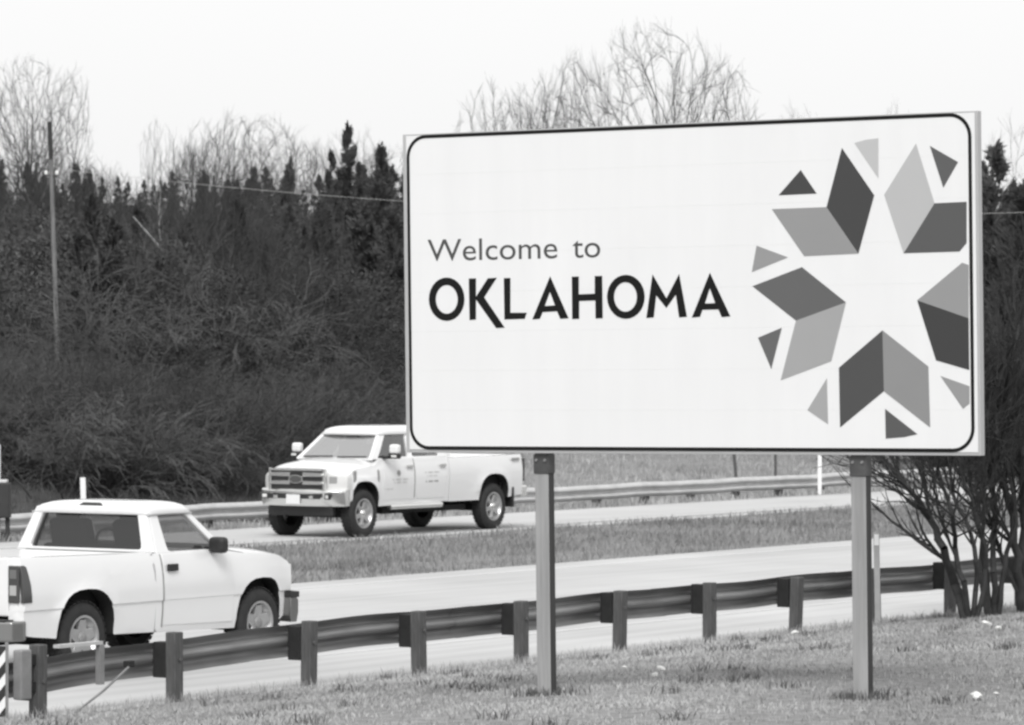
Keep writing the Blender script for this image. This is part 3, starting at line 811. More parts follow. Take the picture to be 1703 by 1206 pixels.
# ------------------------------------------------------------------ near pickup: two-door work truck driving away to the right
def near_pickup():
    t = empty('pickup_truck', (0, 0, 0), 0, 'white two door pickup seen from behind in the near lane by the dark guardrail', 'pickup truck')
    W = 0.975
    def hwz(z): return interp(z, [0.30, 0.40, 0.60, 0.685, 0.70, 0.85, 1.0, 1.12, 1.2, 1.3], [0.93, 0.965, 0.985, 0.985, 1.0, 1.0, 0.985, 0.96, 0.93, 0.88])
    def fm(x, y, z):
        s = smooth01((x - 2.75) / 1.1)
        w = W * hwz(z) * (1 - 0.035 * s)
        yy = y * w
        x2 = (x if x < 3.46 else 3.46 + (x - 3.46) * .62) - 0.17 * abs(y) ** 2.6 * smooth01((x - 3.1) / 0.6)
        z2 = z
        if z > 0.9 and x > 2.3: z2 = z - 0.045 * abs(y) ** 3.2 * smooth01((z - 0.9) / 0.15) + 0.02 * (1 - y * y) * smooth01((z - 0.98) / .1)
        return (x2, yy, z2)
    front = [(1.16, .40)] + [(1.2, .37), (2.52, .345)] + arch(2.99, .345, .455, .86) + [(3.52, .40), (3.76, .45), (3.80, .56), (3.85, .80), (3.84, .98), (3.78, 1.055), (3.62, 1.10), (3.3, 1.14), (2.9, 1.17), (2.38, 1.19), (1.8, 1.185), (1.10, 1.18)]
    yc = (-.97, -.9, -.75, -.5, -.2, .2, .5, .75, .9, .97)
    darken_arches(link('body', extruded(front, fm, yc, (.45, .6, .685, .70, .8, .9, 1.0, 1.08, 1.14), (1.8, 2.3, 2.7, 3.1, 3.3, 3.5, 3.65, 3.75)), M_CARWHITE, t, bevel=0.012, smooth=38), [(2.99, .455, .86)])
    # bed
    side = [(-1.01, .46), (-.80, .43)] + [(-.47, .40)] + arch(0.0, .40, .455, .875) + [(.47, .39), (1.14, .375), (1.14, 1.19), (0.4, 1.20), (-.6, 1.215), (-1.01, 1.225)]
    for sgn in (1, -1):
        def fb(x, y, z, sgn=sgn):
            w = W * hwz(z)
            xx = x + (0.035 * smooth01((y - .93) / .07) if x < -.92 else 0)
            flare = 0.022 * math.exp(-((math.hypot(x, (z - .40) * 1.05) - .50) / .05) ** 2)
            return (xx, sgn * (y * w + (flare if y > .95 else 0)), z)
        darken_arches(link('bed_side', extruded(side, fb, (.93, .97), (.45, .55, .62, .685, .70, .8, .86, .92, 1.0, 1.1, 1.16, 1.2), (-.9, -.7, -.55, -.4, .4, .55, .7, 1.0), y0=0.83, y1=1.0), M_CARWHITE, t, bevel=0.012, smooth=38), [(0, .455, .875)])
    MB().box((.07, 0, .91), (2.1, 1.66, .05)).box((1.08, 0, .98), (.06, 1.62, .40)).build('bed_floor', M_CARSHADE, t, bevel=0.006)
    tg = MB().box((-.99, 0, .93), (.055, 1.60, .58)).build('tailgate', M_CARWHITE, t, bevel=0.014)
    MB().box((-1.0205, 0, 1.09), (.008, .30, .075)).build('handle', M_PLASTIC, tg, bevel=0.006)
    rb = MB().poly_prism([(-.99, -.0), (-.96, .13), (-.80, .185), (.80, .185), (.96, .13), (.99, 0), (.97, -.08), (-.97, -.08)], .40, .60, axes=lambda p, q, r: (-1.02 - q, p, r)).build('rear_bumper', M_BUMPER, t, bevel=0.02)
    MB().box((-1.11, 0, .607), (.15, 1.76, .012)).build('step_pad', M_PLASTIC, rb)
    MB().box((-1.212, 0, .50), (.01, .31, .15)).build('number_plate', M_PLATE, rb)
    MB().box((-0.85, 0, .36), (.4, .1, .1)).build('tow_hitch', M_UNDER, t)
    for sgn in (1, -1):
        lamp = MB().box((-1.017, sgn * .872, .96), (.03, .135, .37)).build('tail_light', M_LENSRED, t, bevel=0.012)
        def fl(x, y, z, sgn=sgn): return (x, sgn * (W * hwz(z) + (.010 if y > 1 else -.03)), z)
        link('lens_wrap', extruded([(-1.005, .775), (-.865, .775), (-.875, .95), (-.91, 1.13), (-.94, 1.145), (-1.005, 1.145)], fl, (), (.85, .95, 1.05), (), y0=.97, y1=1.006), M_LENSRED, lamp, bevel=.006, smooth=40)
        for zz, hh in ((1.06, .09), (.90, .10)):
            MB().box((-1.033, sgn * .872, zz), (.008, .085, hh)).build('lens', M_LENSCLEAR if zz < 1 else mat('amber_lens', .13, .2), lamp, bevel=0.003)
    # glasshouse
    cabm = bpy.data.objects.new('cab', None); C.objects.link(cabm); cabm.parent = t; cabm.empty_display_size = .1
    zb, zt = 1.178, 1.625
    xr0, xr1, xf0, xf1 = 1.22, 1.32, 2.44, 1.97
    yb, yt, yfb, yft = .905, .72, .895, .70
    for sgn in (1, -1):
        A, B, Cc, D = (xr0, sgn * yb, zb), (xf0, sgn * yfb, zb), (xf1, sgn * yft, zt), (xr1, sgn * yt, zt)
        def pt(u, v): 
            lo = Vector(A).lerp(Vector(B), u); hi = Vector(D).lerp(Vector(Cc), u); return lo.lerp(hi, v)
        hole = rounded([pt(.175, .035), pt(.90, .035), pt(.885, .30), pt(.86, .9), pt(.20, .93)], .05)
        panel_frame('side_frame', [A, B, Cc, D] if sgn < 0 else [D, Cc, B, A], hole, M_CARWHITE, cabm)
        pane('side_window', [p + Vector((0, -sgn * .02, 0)) for p in hole], M_GLASS, cabm)
    A, B, Cc, D = Vector((xr0, -yb, zb)), Vector((xr0, yb, zb)), Vector((xr1, yt, zt)), Vector((xr1, -yt, zt))
    def pr(u, v): return A.lerp(B, u).lerp(D.lerp(Cc, u), v)
    hole = rounded([pr(.085, .06), pr(.915, .06), pr(.92, .90), pr(.08, .90)], .05)
    panel_frame('rear_frame', [D, Cc, B, A], hole, M_CARWHITE, cabm)
    pane('rear_window', [p + Vector((.02, 0, 0)) for p in hole], M_RGLASS, cabm)
    A, B, Cc, D = Vector((xf0, -yfb, zb)), Vector((xf0, yfb, zb)), Vector((xf1, yft, zt)), Vector((xf1, -yft, zt))
    hole = rounded([pr_(A, B, Cc, D, .06, .05), pr_(A, B, Cc, D, .94, .05), pr_(A, B, Cc, D, .93, .93), pr_(A, B, Cc, D, .07, .93)], .05)
    panel_frame('windshield_frame', [A, B, Cc, D], hole, M_CARWHITE, cabm)
    pane('windshield', [p + Vector((-.02, 0, 0)) for p in hole], M_GLASS, cabm)
    roof = dome('roof', 1.255, 2.07, .765, .745, 1.60, .085, M_CARWHITE, t)
    MB().poly_prism([(-.16, 0), (-.10, .028), (.10, .028), (.16, 0), (.1, -.022), (-.1, -.022)], 1.28, 1.315, axes=lambda p, q, r: (r, p, 1.655 + q)).build('brake_light', M_LENSRED, roof)
    # interior
    for y in (-.42, .42): headrest_seat(t, 1.52, y, .98, .52)
    MB().box((1.48, 0, 1.14), (.14, 1.5, .2)).build('seat', M_SEAT, t, bevel=.03)
    MB().poly_prism([(2.2, 1.0), (2.5, 1.0), (2.5, 1.20), (2.32, 1.235), (2.2, 1.2)], -.84, .84, axes=lambda p, q, r: (p, r, q)).build('dashboard', M_TRIM, t, bevel=.02)
    ring = [(2.12 - .06 * math.sin(a), .40 + .19 * math.cos(a), 1.20 + .17 * math.sin(a)) for a in np.linspace(0, 2 * math.pi, 25)]
    MB().tube(ring, .016, 6, cap=False).build('steering_wheel', M_SEAT, t)
    MB().box((2.06, 0, 1.54), (.02, .22, .06)).build('rear_view_mirror', M_SEAT, t)
    # doors
    dr = [(1.26, .44), (2.47, .42), (2.47, .80), (2.40, 1.172), (1.28, 1.172)]
    for sgn in (-1, 1):
        def fd(x, y, z, sgn=sgn): return (x, sgn * (W * hwz(z) + (0.006 if y > 1 else -.02)), z)
        d = door_skin(dr, fd, t)
        MB().box((1.40, sgn * (W + .008), 1.03), (.17, .026, .075)).build('handle', M_PLASTIC, d, bevel=.008)
        mr = MB().box((2.13, sgn * 1.02, 1.235), (.13, .20, .17)).build('side_mirror', M_PLASTIC, t, bevel=.045, seg=3)
        MB().box((2.15, sgn * .91, 1.19), (.10, .12, .06)).build('mirror_arm', M_PLASTIC, mr, bevel=.01)
        def fg(x, y, z, sgn=sgn): return (x, sgn * (W * hwz(z) + (.0085 if y > 1 else -.02)), z)
        link('door_gap', extruded([(1.248, .42), (1.262, .42), (1.262, 1.17), (1.248, 1.17)], fg, (), (0.5, 0.62, .685, .70, 0.8, 0.95, 1.08), (), y0=.99, y1=1.006), M_GAP, t)
    # front bumper, lamps, grille
    fbm = extruded([(3.56, .36), (3.72, .36), (3.75, .46), (3.75, .60), (3.72, .62), (3.6, .62), (3.42, .62), (3.42, .44)], lambda x, y, z: (x - .19 * abs(y) ** 3 * smooth01((x - 3.4) / .25), y * 1.015, z), (-.95, -.85, -.6, -.3, 0, .3, .6, .85, .95), (), (3.55, 3.65, 3.7))
    fb_ = link('front_bumper', fbm, M_BUMPER, t, bevel=.015, smooth=40)
    link('bumper_top_pad', extruded([(3.42, .622), (3.76, .622), (3.76, .685), (3.42, .70)], lambda x, y, z: (x - .19 * abs(y) ** 3 * smooth01((x - 3.4) / .25), y * 1.02, z), (-.95, -.85, -.6, -.3, 0, .3, .6, .85, .95), (), (3.5, 3.6, 3.7)), M_PLASTIC, fb_, bevel=.012, smooth=40)
    MB().box((3.69, 0, .84), (.04, 1.1, .26)).build('grille', M_PLASTIC, t)
    for sgn in (1, -1): MB().box((3.60, sgn * .70, .87), (.1, .3, .2), Matrix.Rotation(-sgn * .35, 3, 'Z')).build('headlight', M_HEAD, t, bevel=.02)
    # underneath
    MB().box((1.3, 0, .43), (4.7, 1.0, .2)).box((0, 0, .36), (.2, 1.5, .14)).box((2.97, 0, .36), (.2, 1.5, .14)).build('chassis', M_UNDER, t)
    for x in (0, 2.99): MB().box((x, 0, .62), (.95, 1.52, .52)).build('wheel_liner', M_UNDER, t)
    for x in (0.0, 2.97):
        for s in (1, -1): wheel(t, x, s * .83, .375, .235, .222, 'steel', s)
    return t
def pr_(A, B, Cc, D, u, v): return A.lerp(B, u).lerp(D.lerp(Cc, u), v)
truck1 = near_pickup()
truck1.location = rp(34.08, 27.42 + .86); truck1.rotation_euler = (0, 0, ROAD_ANG)

# ------------------------------------------------------------------ far pickup: four-door, coming towards the left
def far_pickup():
    t = empty('pickup_truck', (0, 0, 0), 0, 'large white four door pickup with chrome grille and door decals on the far carriageway', 'pickup truck')
    W = 1.0; WBs = 4.06
    def hwz(z): return interp(z, [0.4, 0.5, 0.7, 0.95, 1.1, 1.22, 1.3, 1.4], [.93, .96, .985, 1.0, .995, .975, .95, .92])
    def fm(x, y, z):
        s = smooth01((x - 3.9) / 1.1)
        w = W * hwz(z) * (1 - .02 * s)
        x2 = (x if x < 4.5 else 4.5 + (x - 4.5) * .68) - .27 * abs(y) ** 3.0 * smooth01((x - 4.2) / .6)
        z2 = z
        if z > 1.0 and x > 3.55: z2 = z - .10 * abs(y) ** 3.0 * smooth01((z - 1.0) / .2) + .03 * (1 - abs(y) ** 4) * smooth01((z - 1.1) / .12)
        flare = .02 * math.exp(-((math.hypot(x - 4.06, (z - .5)) - .50) / .06) ** 2) if abs(y) > .96 else 0
        return (x2, y * w + math.copysign(flare, y), z2)
    yc = (-.97, -.9, -.75, -.5, -.2, .2, .5, .75, .9, .97)
    front = [(1.45, .55), (3.58, .52)] + arch(4.07, .52, .46, .965) + [(4.56, .60), (4.86, .60), (4.90, .70), (4.93, .9), (4.92, 1.10), (4.87, 1.185), (4.70, 1.225), (4.3, 1.275), (3.75, 1.325), (3.5, 1.345), (2.4, 1.34), (1.45, 1.33)]
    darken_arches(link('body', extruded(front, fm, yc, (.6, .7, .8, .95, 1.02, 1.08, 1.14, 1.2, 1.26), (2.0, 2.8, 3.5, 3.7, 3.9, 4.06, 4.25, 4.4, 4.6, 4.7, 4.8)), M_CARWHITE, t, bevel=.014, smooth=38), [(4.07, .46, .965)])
    side = [(-.98, .60), (-.48, .57)] + arch(0, .57, .47, 1.0) + [(.48, .54), (1.42, .54), (1.42, 1.31), (0, 1.315), (-.98, 1.33)]
    for sgn in (1, -1):
        def fb(x, y, z, sgn=sgn):
            flare = .03 * math.exp(-((math.hypot(x, (z - .5)) - .54) / .07) ** 2) if y > .95 else 0
            return (x + (.04 * smooth01((y - .93) / .07) if x < -.9 else 0), sgn * (y * W * hwz(z) + flare), z)
        darken_arches(link('bed_side', extruded(side, fb, (.93, .97), (.62, .7, .8, .9, 1.0, 1.08, 1.16, 1.24, 1.29), (-.8, -.6, -.45, .45, .6, .9), y0=.84, y1=1.0), M_CARWHITE, t, bevel=.014, smooth=38), [(0, .47, 1.0)])
    MB().box((.2, 0, 1.03), (2.3, 1.68, .05)).box((1.36, 0, 1.08), (.06, 1.66, .42)).build('bed_floor', M_CARSHADE, t)
    MB().box((-.97, 0, 1.02), (.06, 1.64, .60)).build('tailgate', M_CARWHITE, t, bevel=.015)
    MB().box((-1.10, 0, .66), (.2, 1.85, .2)).build('rear_bumper', M_CHROME, t, bevel=.03)
    for sgn in (1, -1): 
        MB().box((-.975, sgn * .93, 1.05), (.06, .15, .42)).build('tail_light', M_LENSRED, t, bevel=.012)
        MB().box((-.70, sgn * 1.000, 1.245), (.26, .012, .05)).build('badge', M_DECALDARK, t, bevel=.004)
        MB().box((-.62, sgn * .88, .56), (.06, .25, .36)).build('mud_flap', M_PLASTIC, t)
    cabm = bpy.data.objects.new('cab', None); C.objects.link(cabm); cabm.parent = t; cabm.empty_display_size = .1
    zb, zt = 1.335, 1.80
    xr0, xr1, xf0, xf1 = 1.48, 1.58, 3.72, 3.18
    yb, yt, yfb, yft = .935, .70, .905, .66
    for sgn in (1, -1):
        A, B, Cc, D = Vector((xr0, sgn * yb, zb)), Vector((xf0, sgn * yfb, zb)), Vector((xf1, sgn * yft, zt)), Vector((xr1, sgn * yt, zt))
        q = lambda u, v: pr_(A, B, Cc, D, u, v)
        holes = [rounded([q(.085, .06), q(.455, .06), q(.47, .88), q(.10, .88)], .05), rounded([q(.52, .06), q(.93, .02), q(.915, .25), q(.90, .88), q(.545, .88)], .05)]
        def quad(u0, u1): return [q(u0, 0), q(u1, 0), q(u1, 1), q(u0, 1)]
        for hl, (u0, u1) in zip(holes, ((0, .4875), (.4875, 1))):
            ot = quad(u0, u1)
            panel_frame('side_frame', ot if sgn < 0 else ot[::-1], hl, M_CARWHITE, cabm)
            pane('side_window', [p + Vector((0, -sgn * .02, 0)) for p in hl], M_SIDEGLASS, cabm)
    A, B, Cc, D = Vector((xf0, -yfb, zb)), Vector((xf0, yfb, zb)), Vector((xf1, yft, zt)), Vector((xf1, -yft, zt))
    hole = rounded([pr_(A, B, Cc, D, .05, .03), pr_(A, B, Cc, D, .95, .03), pr_(A, B, Cc, D, .945, .93), pr_(A, B, Cc, D, .055, .93)], .05)
    panel_frame('windshield_frame', [A, B, Cc, D], hole, M_CARWHITE, cabm)
    pane('windshield', [p + Vector((-.02, 0, 0)) for p in hole], M_WINDSHIELD, cabm)
    A, B, Cc, D = Vector((xr0, -yb, zb)), Vector((xr0, yb, zb)), Vector((xr1, yt, zt)), Vector((xr1, -yt, zt))
    hole = rounded([pr_(A, B, Cc, D, .1, .1), pr_(A, B, Cc, D, .9, .1), pr_(A, B, Cc, D, .9, .9), pr_(A, B, Cc, D, .1, .9)], .05)
    panel_frame('rear_frame', [D, Cc, B, A], hole, M_CARWHITE, cabm)
    pane('rear_window', [p + Vector((.02, 0, 0)) for p in hole], M_RGLASS, cabm)
    dome('roof', 1.50, 3.30, .745, .70, 1.775, .11, M_CARWHITE, t)
    MB().tube([(3.74, .1, 1.365), (3.70, .75, 1.375)], .014, 6).build('wiper', M_PLASTIC, t)
    MB().tube([(3.74, -.7, 1.365), (3.70, -.05, 1.375)], .014, 6).build('wiper', M_PLASTIC, t)
    for y in (-.42, .42): headrest_seat(t, 2.72, y, 1.1, .52)
    MB().box((1.9, 0, 1.3), (.16, 1.5, .5)).build('seat', M_SEAT, t, bevel=.04)
    MB().poly_prism([(3.3, 1.1), (3.65, 1.1), (3.65, 1.36), (3.45, 1.39), (3.3, 1.34)], -.88, .88, axes=lambda p, q, r: (p, r, q)).build('dashboard', M_TRIM, t, bevel=.02)
    ring = [(3.2 - .06 * math.sin(a), .40 + .19 * math.cos(a), 1.37 + .17 * math.sin(a)) for a in np.linspace(0, 2 * math.pi, 25)]
    MB().tube(ring, .016, 6, cap=False).build('steering_wheel', M_SEAT, t)
    for sgn in (1, -1):
        def fd(x, y, z, sgn=sgn): return (x, sgn * (W * hwz(z) + (.006 if y > 1 else -.02)), z)
        for outl, hx in (([(1.52, 1.0), (1.60, .62), (2.42, .62), (2.50, .72), (2.50, 1.325), (1.52, 1.325)], 1.66), ([(2.55, .62), (3.50, .62), (3.50, .95), (3.42, 1.325), (2.55, 1.325)], 2.69)):
            d = door_skin(outl, fd, t)
            MB().box((hx, sgn * (W + .012), 1.19), (.18, .028, .05)).build('handle', mat('grey_handle', .40, .4), d, bevel=.008)
        def fg(x, y, z, sgn=sgn): return (x, sgn * (W * hwz(z) + (.0085 if y > 1 else -.02)), z)
        link('door_gap', extruded([(2.516, .64), (2.532, .64), (2.532, 1.32), (2.516, 1.32)], fg, (), (0.7, .8, .95, 1.1, 1.22), (), y0=.99, y1=1.006), M_GAP, t)
        MB().poly_prism([(3.60, 1.0), (3.63, .93), (3.665, 1.0), (3.655, 1.16), (3.61, 1.14)], 0, 1, axes=lambda p, q, r, sgn=sgn: (p, sgn * (W * hwz(q) + .002 + .006 * r), q)).build('fender_vent', M_DECALDARK, t)
        # faded seal and lines of print on the doors
        y_ = lambda q: W * hwz(q) + .0075
        star = []
        for i in range(16):
            an = math.pi * 2 * i / 16; rr = .062 if i % 2 == 0 else .045
            star.append((3.02 + rr * math.cos(an), 1.08 + rr * math.sin(an)))
        MB().poly_prism(star, 0, 1, axes=lambda p, q, r, sgn=sgn: (p, sgn * (y_(q) + .0015 * r), q)).build('decal', M_DECALDARK, t)
        for (x0, x1, z0, z1, mm) in ((2.75, 3.22, .955, .985, M_DECAL), (2.78, 3.18, .905, .93, M_DECAL), (1.78, 2.22, 1.06, 1.085, M_DECAL), (1.84, 2.16, 1.0, 1.02, M_DECAL), (1.80, 2.20, .90, .93, M_DECALDARK), (3.2, 3.44, .80, .82, M_DECAL)):
            n = 9
            for k in range(n):
                if k % 4 == 3: continue
                xa = x0 + (x1 - x0) * k / n; xb = x0 + (x1 - x0) * (k + .8) / n
                MB().poly_prism([(xa, z0), (xb, z0), (xb, z1), (xa, z1)], 0, 1, axes=lambda p, q, r, sgn=sgn: (p, sgn * (y_(q) + .0015 * r), q)).build('decal', mm, t)
        mr = MB().box((3.36, sgn * 1.17, 1.505), (.13, .22, .17)).build('side_mirror', M_CARWHITE, t, bevel=.05, seg=3)
        MB().box((3.37, sgn * 1.17, 1.385), (.12, .23, .09)).build('lower_mirror', M_PLASTIC, mr, bevel=.02)
        MB().box((3.40, sgn * .97, 1.36), (.10, .22, .05)).build('mirror_arm', M_PLASTIC, mr)
        MB().box((3.435, sgn * 1.20, 1.385), (.01, .12, .04)).build('signal', M_HEAD, mr)
        MB().tube([(3.35, sgn * 1.03, .50), (1.75, sgn * 1.03, .50)], .05, 10).build('step_bar', M_CHROME, t, smooth=60)
    # face: grille, emblem, lamps, bumper
    gr = MB().box((4.795, 0, 1.0), (.05, 1.24, .37)).build('grille', M_PLASTIC, t)
    MB().box((4.812, 0, 1.165), (.03, 1.20, .03)).build('grille_bar', M_CHROME, gr, bevel=.008)
    for zz, hh in ((1.085, .06), (.945, .055)):
        for s in (1, -1):
            MB().poly_prism([(s * .15, zz - hh * .6), (s * .60, zz - hh * .5), (s * .63, zz), (s * .60, zz + hh * .5), (s * .15, zz + hh * .6)], 4.815, 4.845, axes=lambda p, q, r: (r, p, q)).build('grille_bar', M_CHROME, gr, bevel=.006)
    for s in (1, -1): MB().box((4.795, s * .64, 1.0), (.06, .06, .38)).build('grille_surround', M_CHROME, gr, bevel=.01)
    ell = [(.17 * math.cos(a), .075 * math.sin(a)) for a in np.linspace(0, 2 * math.pi, 29)[:-1]]
    MB().poly_prism(ell, 4.84, 4.855, axes=lambda p, q, r: (r, p, q + 1.005)).build('emblem', M_CHROME, gr)
    MB().poly_prism([(p * .85, q * .8) for p, q in ell], 4.856, 4.860, axes=lambda p, q, r: (r, p, q + 1.005)).build('emblem_field', mat('emblem_dark', .07, .3), gr)
    for s in (1, -1):
        rot = Matrix.Rotation(-s * .42, 3, 'Z')
        def fh(x, y, z, s=s): q = fm(x, s * y, z); return (q[0] + .012, q[1] + s * .006, q[2])
        hl = link('headlight', extruded([(4.72, .82), (4.925, .82), (4.935, .95), (4.925, 1.12), (4.90, 1.165), (4.72, 1.165)], fh, (.72, .82, .92, .97), (.9, 1.0, 1.08), (4.8,), y0=.66, y1=.995), M_HEAD, t, bevel=.012, smooth=45)
        def fq(x, y, z, s=s): q = fm(x, s * y, z); return (q[0] + .020, q[1], q[2])
        link('reflector', extruded([(4.90, .93), (4.93, .93), (4.93, 1.07), (4.90, 1.07)], fq, (.76,), (), (), y0=.70, y1=.84), M_DECALDARK, hl, bevel=.01)
        MB().box((4.33, s * .983, 1.05), (.08, .03, .2)).build('side_lamp', M_DECALDARK, hl, bevel=.01)
    fo = [(4.74, .56), (5.02, .545), (5.05, .60), (5.06, .80), (5.02, .835), (4.74, .835), (4.70, .80), (4.70, .60)]
    fo = [(x - .15, z) for x, z in fo]
    fb_ = link('front_bumper', extruded(fo, lambda x, y, z: (x - .28 * abs(y) ** 3 * smooth01((x - 4.5) / .3), y * .995, z), (-.95, -.85, -.6, -.3, 0, .3, .6, .85, .95), (), (4.65, 4.75, 4.82)), M_CHROME, t, bevel=.02, smooth=40)
    MB().box((4.905, 0, .715), (.02, 1.26, .085)).build('intake', M_PLASTIC, fb_, bevel=.006)
    for s in (1, -1):
        MB().box((4.835, s * .74, .715), (.03, .22, .10), Matrix.Rotation(-s * .36, 3, 'Z')).build('fog_light_recess', M_PLASTIC, fb_, bevel=.01)
        MB().box((4.850, s * .74, .71), (.03, .09, .06), Matrix.Rotation(-s * .36, 3, 'Z')).build('fog_light', M_HEAD, fb_, bevel=.01)
        MB().box((4.920, s * .42, .69), (.03, .10, .07)).build('tow_hook', M_CHROME, fb_, bevel=.01)
    MB().box((4.925, 0, .665), (.012, .32, .16)).build('number_plate', M_PLATE, fb_)
    MB().box((4.650, 0, .47), (.12, 1.5, .2)).build('air_dam', M_PLASTIC, t, bevel=.03)
    MB().box((1.9, 0, .55), (5.6, .95, .2)).box((0, 0, .42), (.22, 1.6, .18)).box((4.06, 0, .42), (.22, 1.6, .18)).box((1.9, 0, .42), (2.6, 1.5, .1)).box((.75, -.6, .42), (.5, .3, .2)).build('chassis', M_UNDER, t)
    for x in (0, 4.06): MB().box((x, 0, .74), (.98, 1.56, .52)).build('wheel_liner', M_UNDER, t)
    for x in (0.0, 4.06):
        for s in (1, -1): wheel(t, x, s * .865, .41, .27, .245, 'alloy', s)
    return t
truck2 = far_pickup()
truck2.location = rp(61.01 + 4.06, 42.885 + .80); truck2.rotation_euler = (0, 0, ROAD_ANG + math.pi)
truck2.scale = (1.0, 0.89, 1.0)

# ================================================================== trees and brush
M_BARK = mat('bare_bark', 0.055, 0.9, var=0.35, scale=6, stretch=(4, 4, 1))
M_TWIG = mat('bare_twigs', 0.045, 0.9, var=0.2, scale=1, each=0.3)
M_BRUSHTWIG = mat('grey_brush_twigs', 0.06, 0.9, var=0.35, scale=0.9, each=0.7)
M_BUSHDARK = mat('dark_wet_bark', 0.028, 0.85, var=0.4, scale=8)
M_CEDAR = mat('cedar_foliage', 0.07, 0.85, var=0.45, scale=1.3, spec=0.15, var2=0.2, scale2=4, each=0.4)
M_VINE = mat('dry_vine_leaf', 0.07, 0.9, var=0.45, scale=1.5, spec=0.15, each=0.4)
M_DEADWOOD = mat('pale_dead_wood', 0.26, 0.9, var=0.35, scale=5)

class Seg:
    def __init__(s): s.p0 = []; s.p1 = []; s.r0 = []; s.r1 = []
    def add(s, a, b, ra, rb): s.p0.append(a); s.p1.append(b); s.r0.append(ra); s.r1.append(rb)
def prisms(name, segs, n, m):
    P0 = np.array(segs.p0, float); P1 = np.array(segs.p1, float); R0 = np.array(segs.r0); R1 = np.array(segs.r1)
    T = P1 - P0; L = np.linalg.norm(T, axis=1, keepdims=True); T /= np.maximum(L, 1e-9)
    ref = np.where(np.abs(T[:, 2:3]) < .9, np.array([[0, 0, 1.]]), np.array([[1., 0, 0]]))
    U = np.cross(T, ref); U /= np.linalg.norm(U, axis=1, keepdims=True); Wv = np.cross(U, T)
    an = 2 * np.pi * np.arange(n) / n
    off = U[:, None, :] * np.cos(an)[None, :, None] + Wv[:, None, :] * np.sin(an)[None, :, None]
    A = (P0 - T * (R0[:, None] * .3))[:, None, :] + off * R0[:, None, None]
    B = (P1 + T * (R1[:, None] * .3))[:, None, :] + off * R1[:, None, None]
    V = np.concatenate([A, B], 1).reshape(-1, 3)
    base = np.arange(len(P0)) * 2 * n
    F = []
    for j in range(n):
        k = (j + 1) % n
        F.append(np.stack([base + j, base + k, base + n + k, base + n + j], 1))
    return fast_mesh(name, V, np.concatenate(F), m, smooth=n > 3)

def rnd_perp(d, r):
    v = Vector((r.gauss(0, 1), r.gauss(0, 1), r.gauss(0, 1)))
    v -= d * v.dot(d)
    return v.normalized()

def grow(big, fine, r, p, d, L, rad, lev, maxlev, spread, up, nchild, wob=0.12, thr=0.018, mn=0.004):
    n = 5 if lev < maxlev else 3
    pts = [p]; rads = [rad]
    dd = d.copy()
    for i in range(n):
        dd = (dd + rnd_perp(dd, r) * wob + Vector((0, 0, up * (0.6 if lev else 0.2)))).normalized()
        q = pts[-1] + dd * (L / n)
        rr = max(mn, rad * (1 - .55 * (i + 1) / n))
        (big if rads[-1] > thr else fine).add(tuple(pts[-1]), tuple(q), rads[-1], rr)
        pts.append(q); rads.append(rr)
    if lev >= maxlev: return
    nc = nchild[min(lev, len(nchild) - 1)]
    for c in range(nc):
        t = (0.30 if lev == 0 else 0.18) + (0.98 - (0.30 if lev == 0 else 0.18)) * (c + r.random()) / nc
        i = min(n - 1, int(t * n)); f = t * n - i
        q = pts[i].lerp(pts[i + 1], f); rr = rads[i] * (1 - f) + rads[i + 1] * f
        td = (pts[i + 1] - pts[i]).normalized()
        an = spread * r.uniform(.6, 1.25)
        nd = (td * math.cos(an) + rnd_perp(td, r) * math.sin(an)).normalized()
        grow(big, fine, r, q, nd, L * r.uniform(.45, .68) * (1.12 - .45 * t), rr * r.uniform(.5, .72), lev + 1, maxlev, spread, up, nchild, wob * 1.15, thr, mn)
    grow(big, fine, r, pts[-1], dd, L * .55, rads[-1], lev + 1, maxlev, spread, up, nchild, wob, thr, mn)

def bare_tree(seed, H, rad, forks, spread, up, maxlev, nchild, mb=M_BARK, mt=M_TWIG, mn=0.006, fork_at=0.0):
    r = random.Random(seed); big, fine = Seg(), Seg()
    p = Vector((0, 0, -.2)); d = Vector((r.gauss(0, .05), r.gauss(0, .05), 1)).normalized()
    if fork_at > 0:
        q = p + d * fork_at
        big.add(tuple(p), tuple(q), rad * 1.15, rad * .9); p = q
    for k in range(forks):
        an = spread * (.45 + .5 * r.random()) * (1 if forks > 1 else .1)
        az = 2 * math.pi * (k + r.random() * .6) / forks
        nd = Vector((math.cos(az) * math.sin(an), math.sin(az) * math.sin(an), math.cos(an)))
        grow(big, fine, r, p, nd, (H - fork_at) * .62 * r.uniform(.85, 1.1), rad * (.75 if forks > 1 else 1), 0, maxlev, spread, up, nchild, .14, .02, mn)
    return prisms('limbs', big, 6, mb), prisms('twigs', fine, 3, mt)

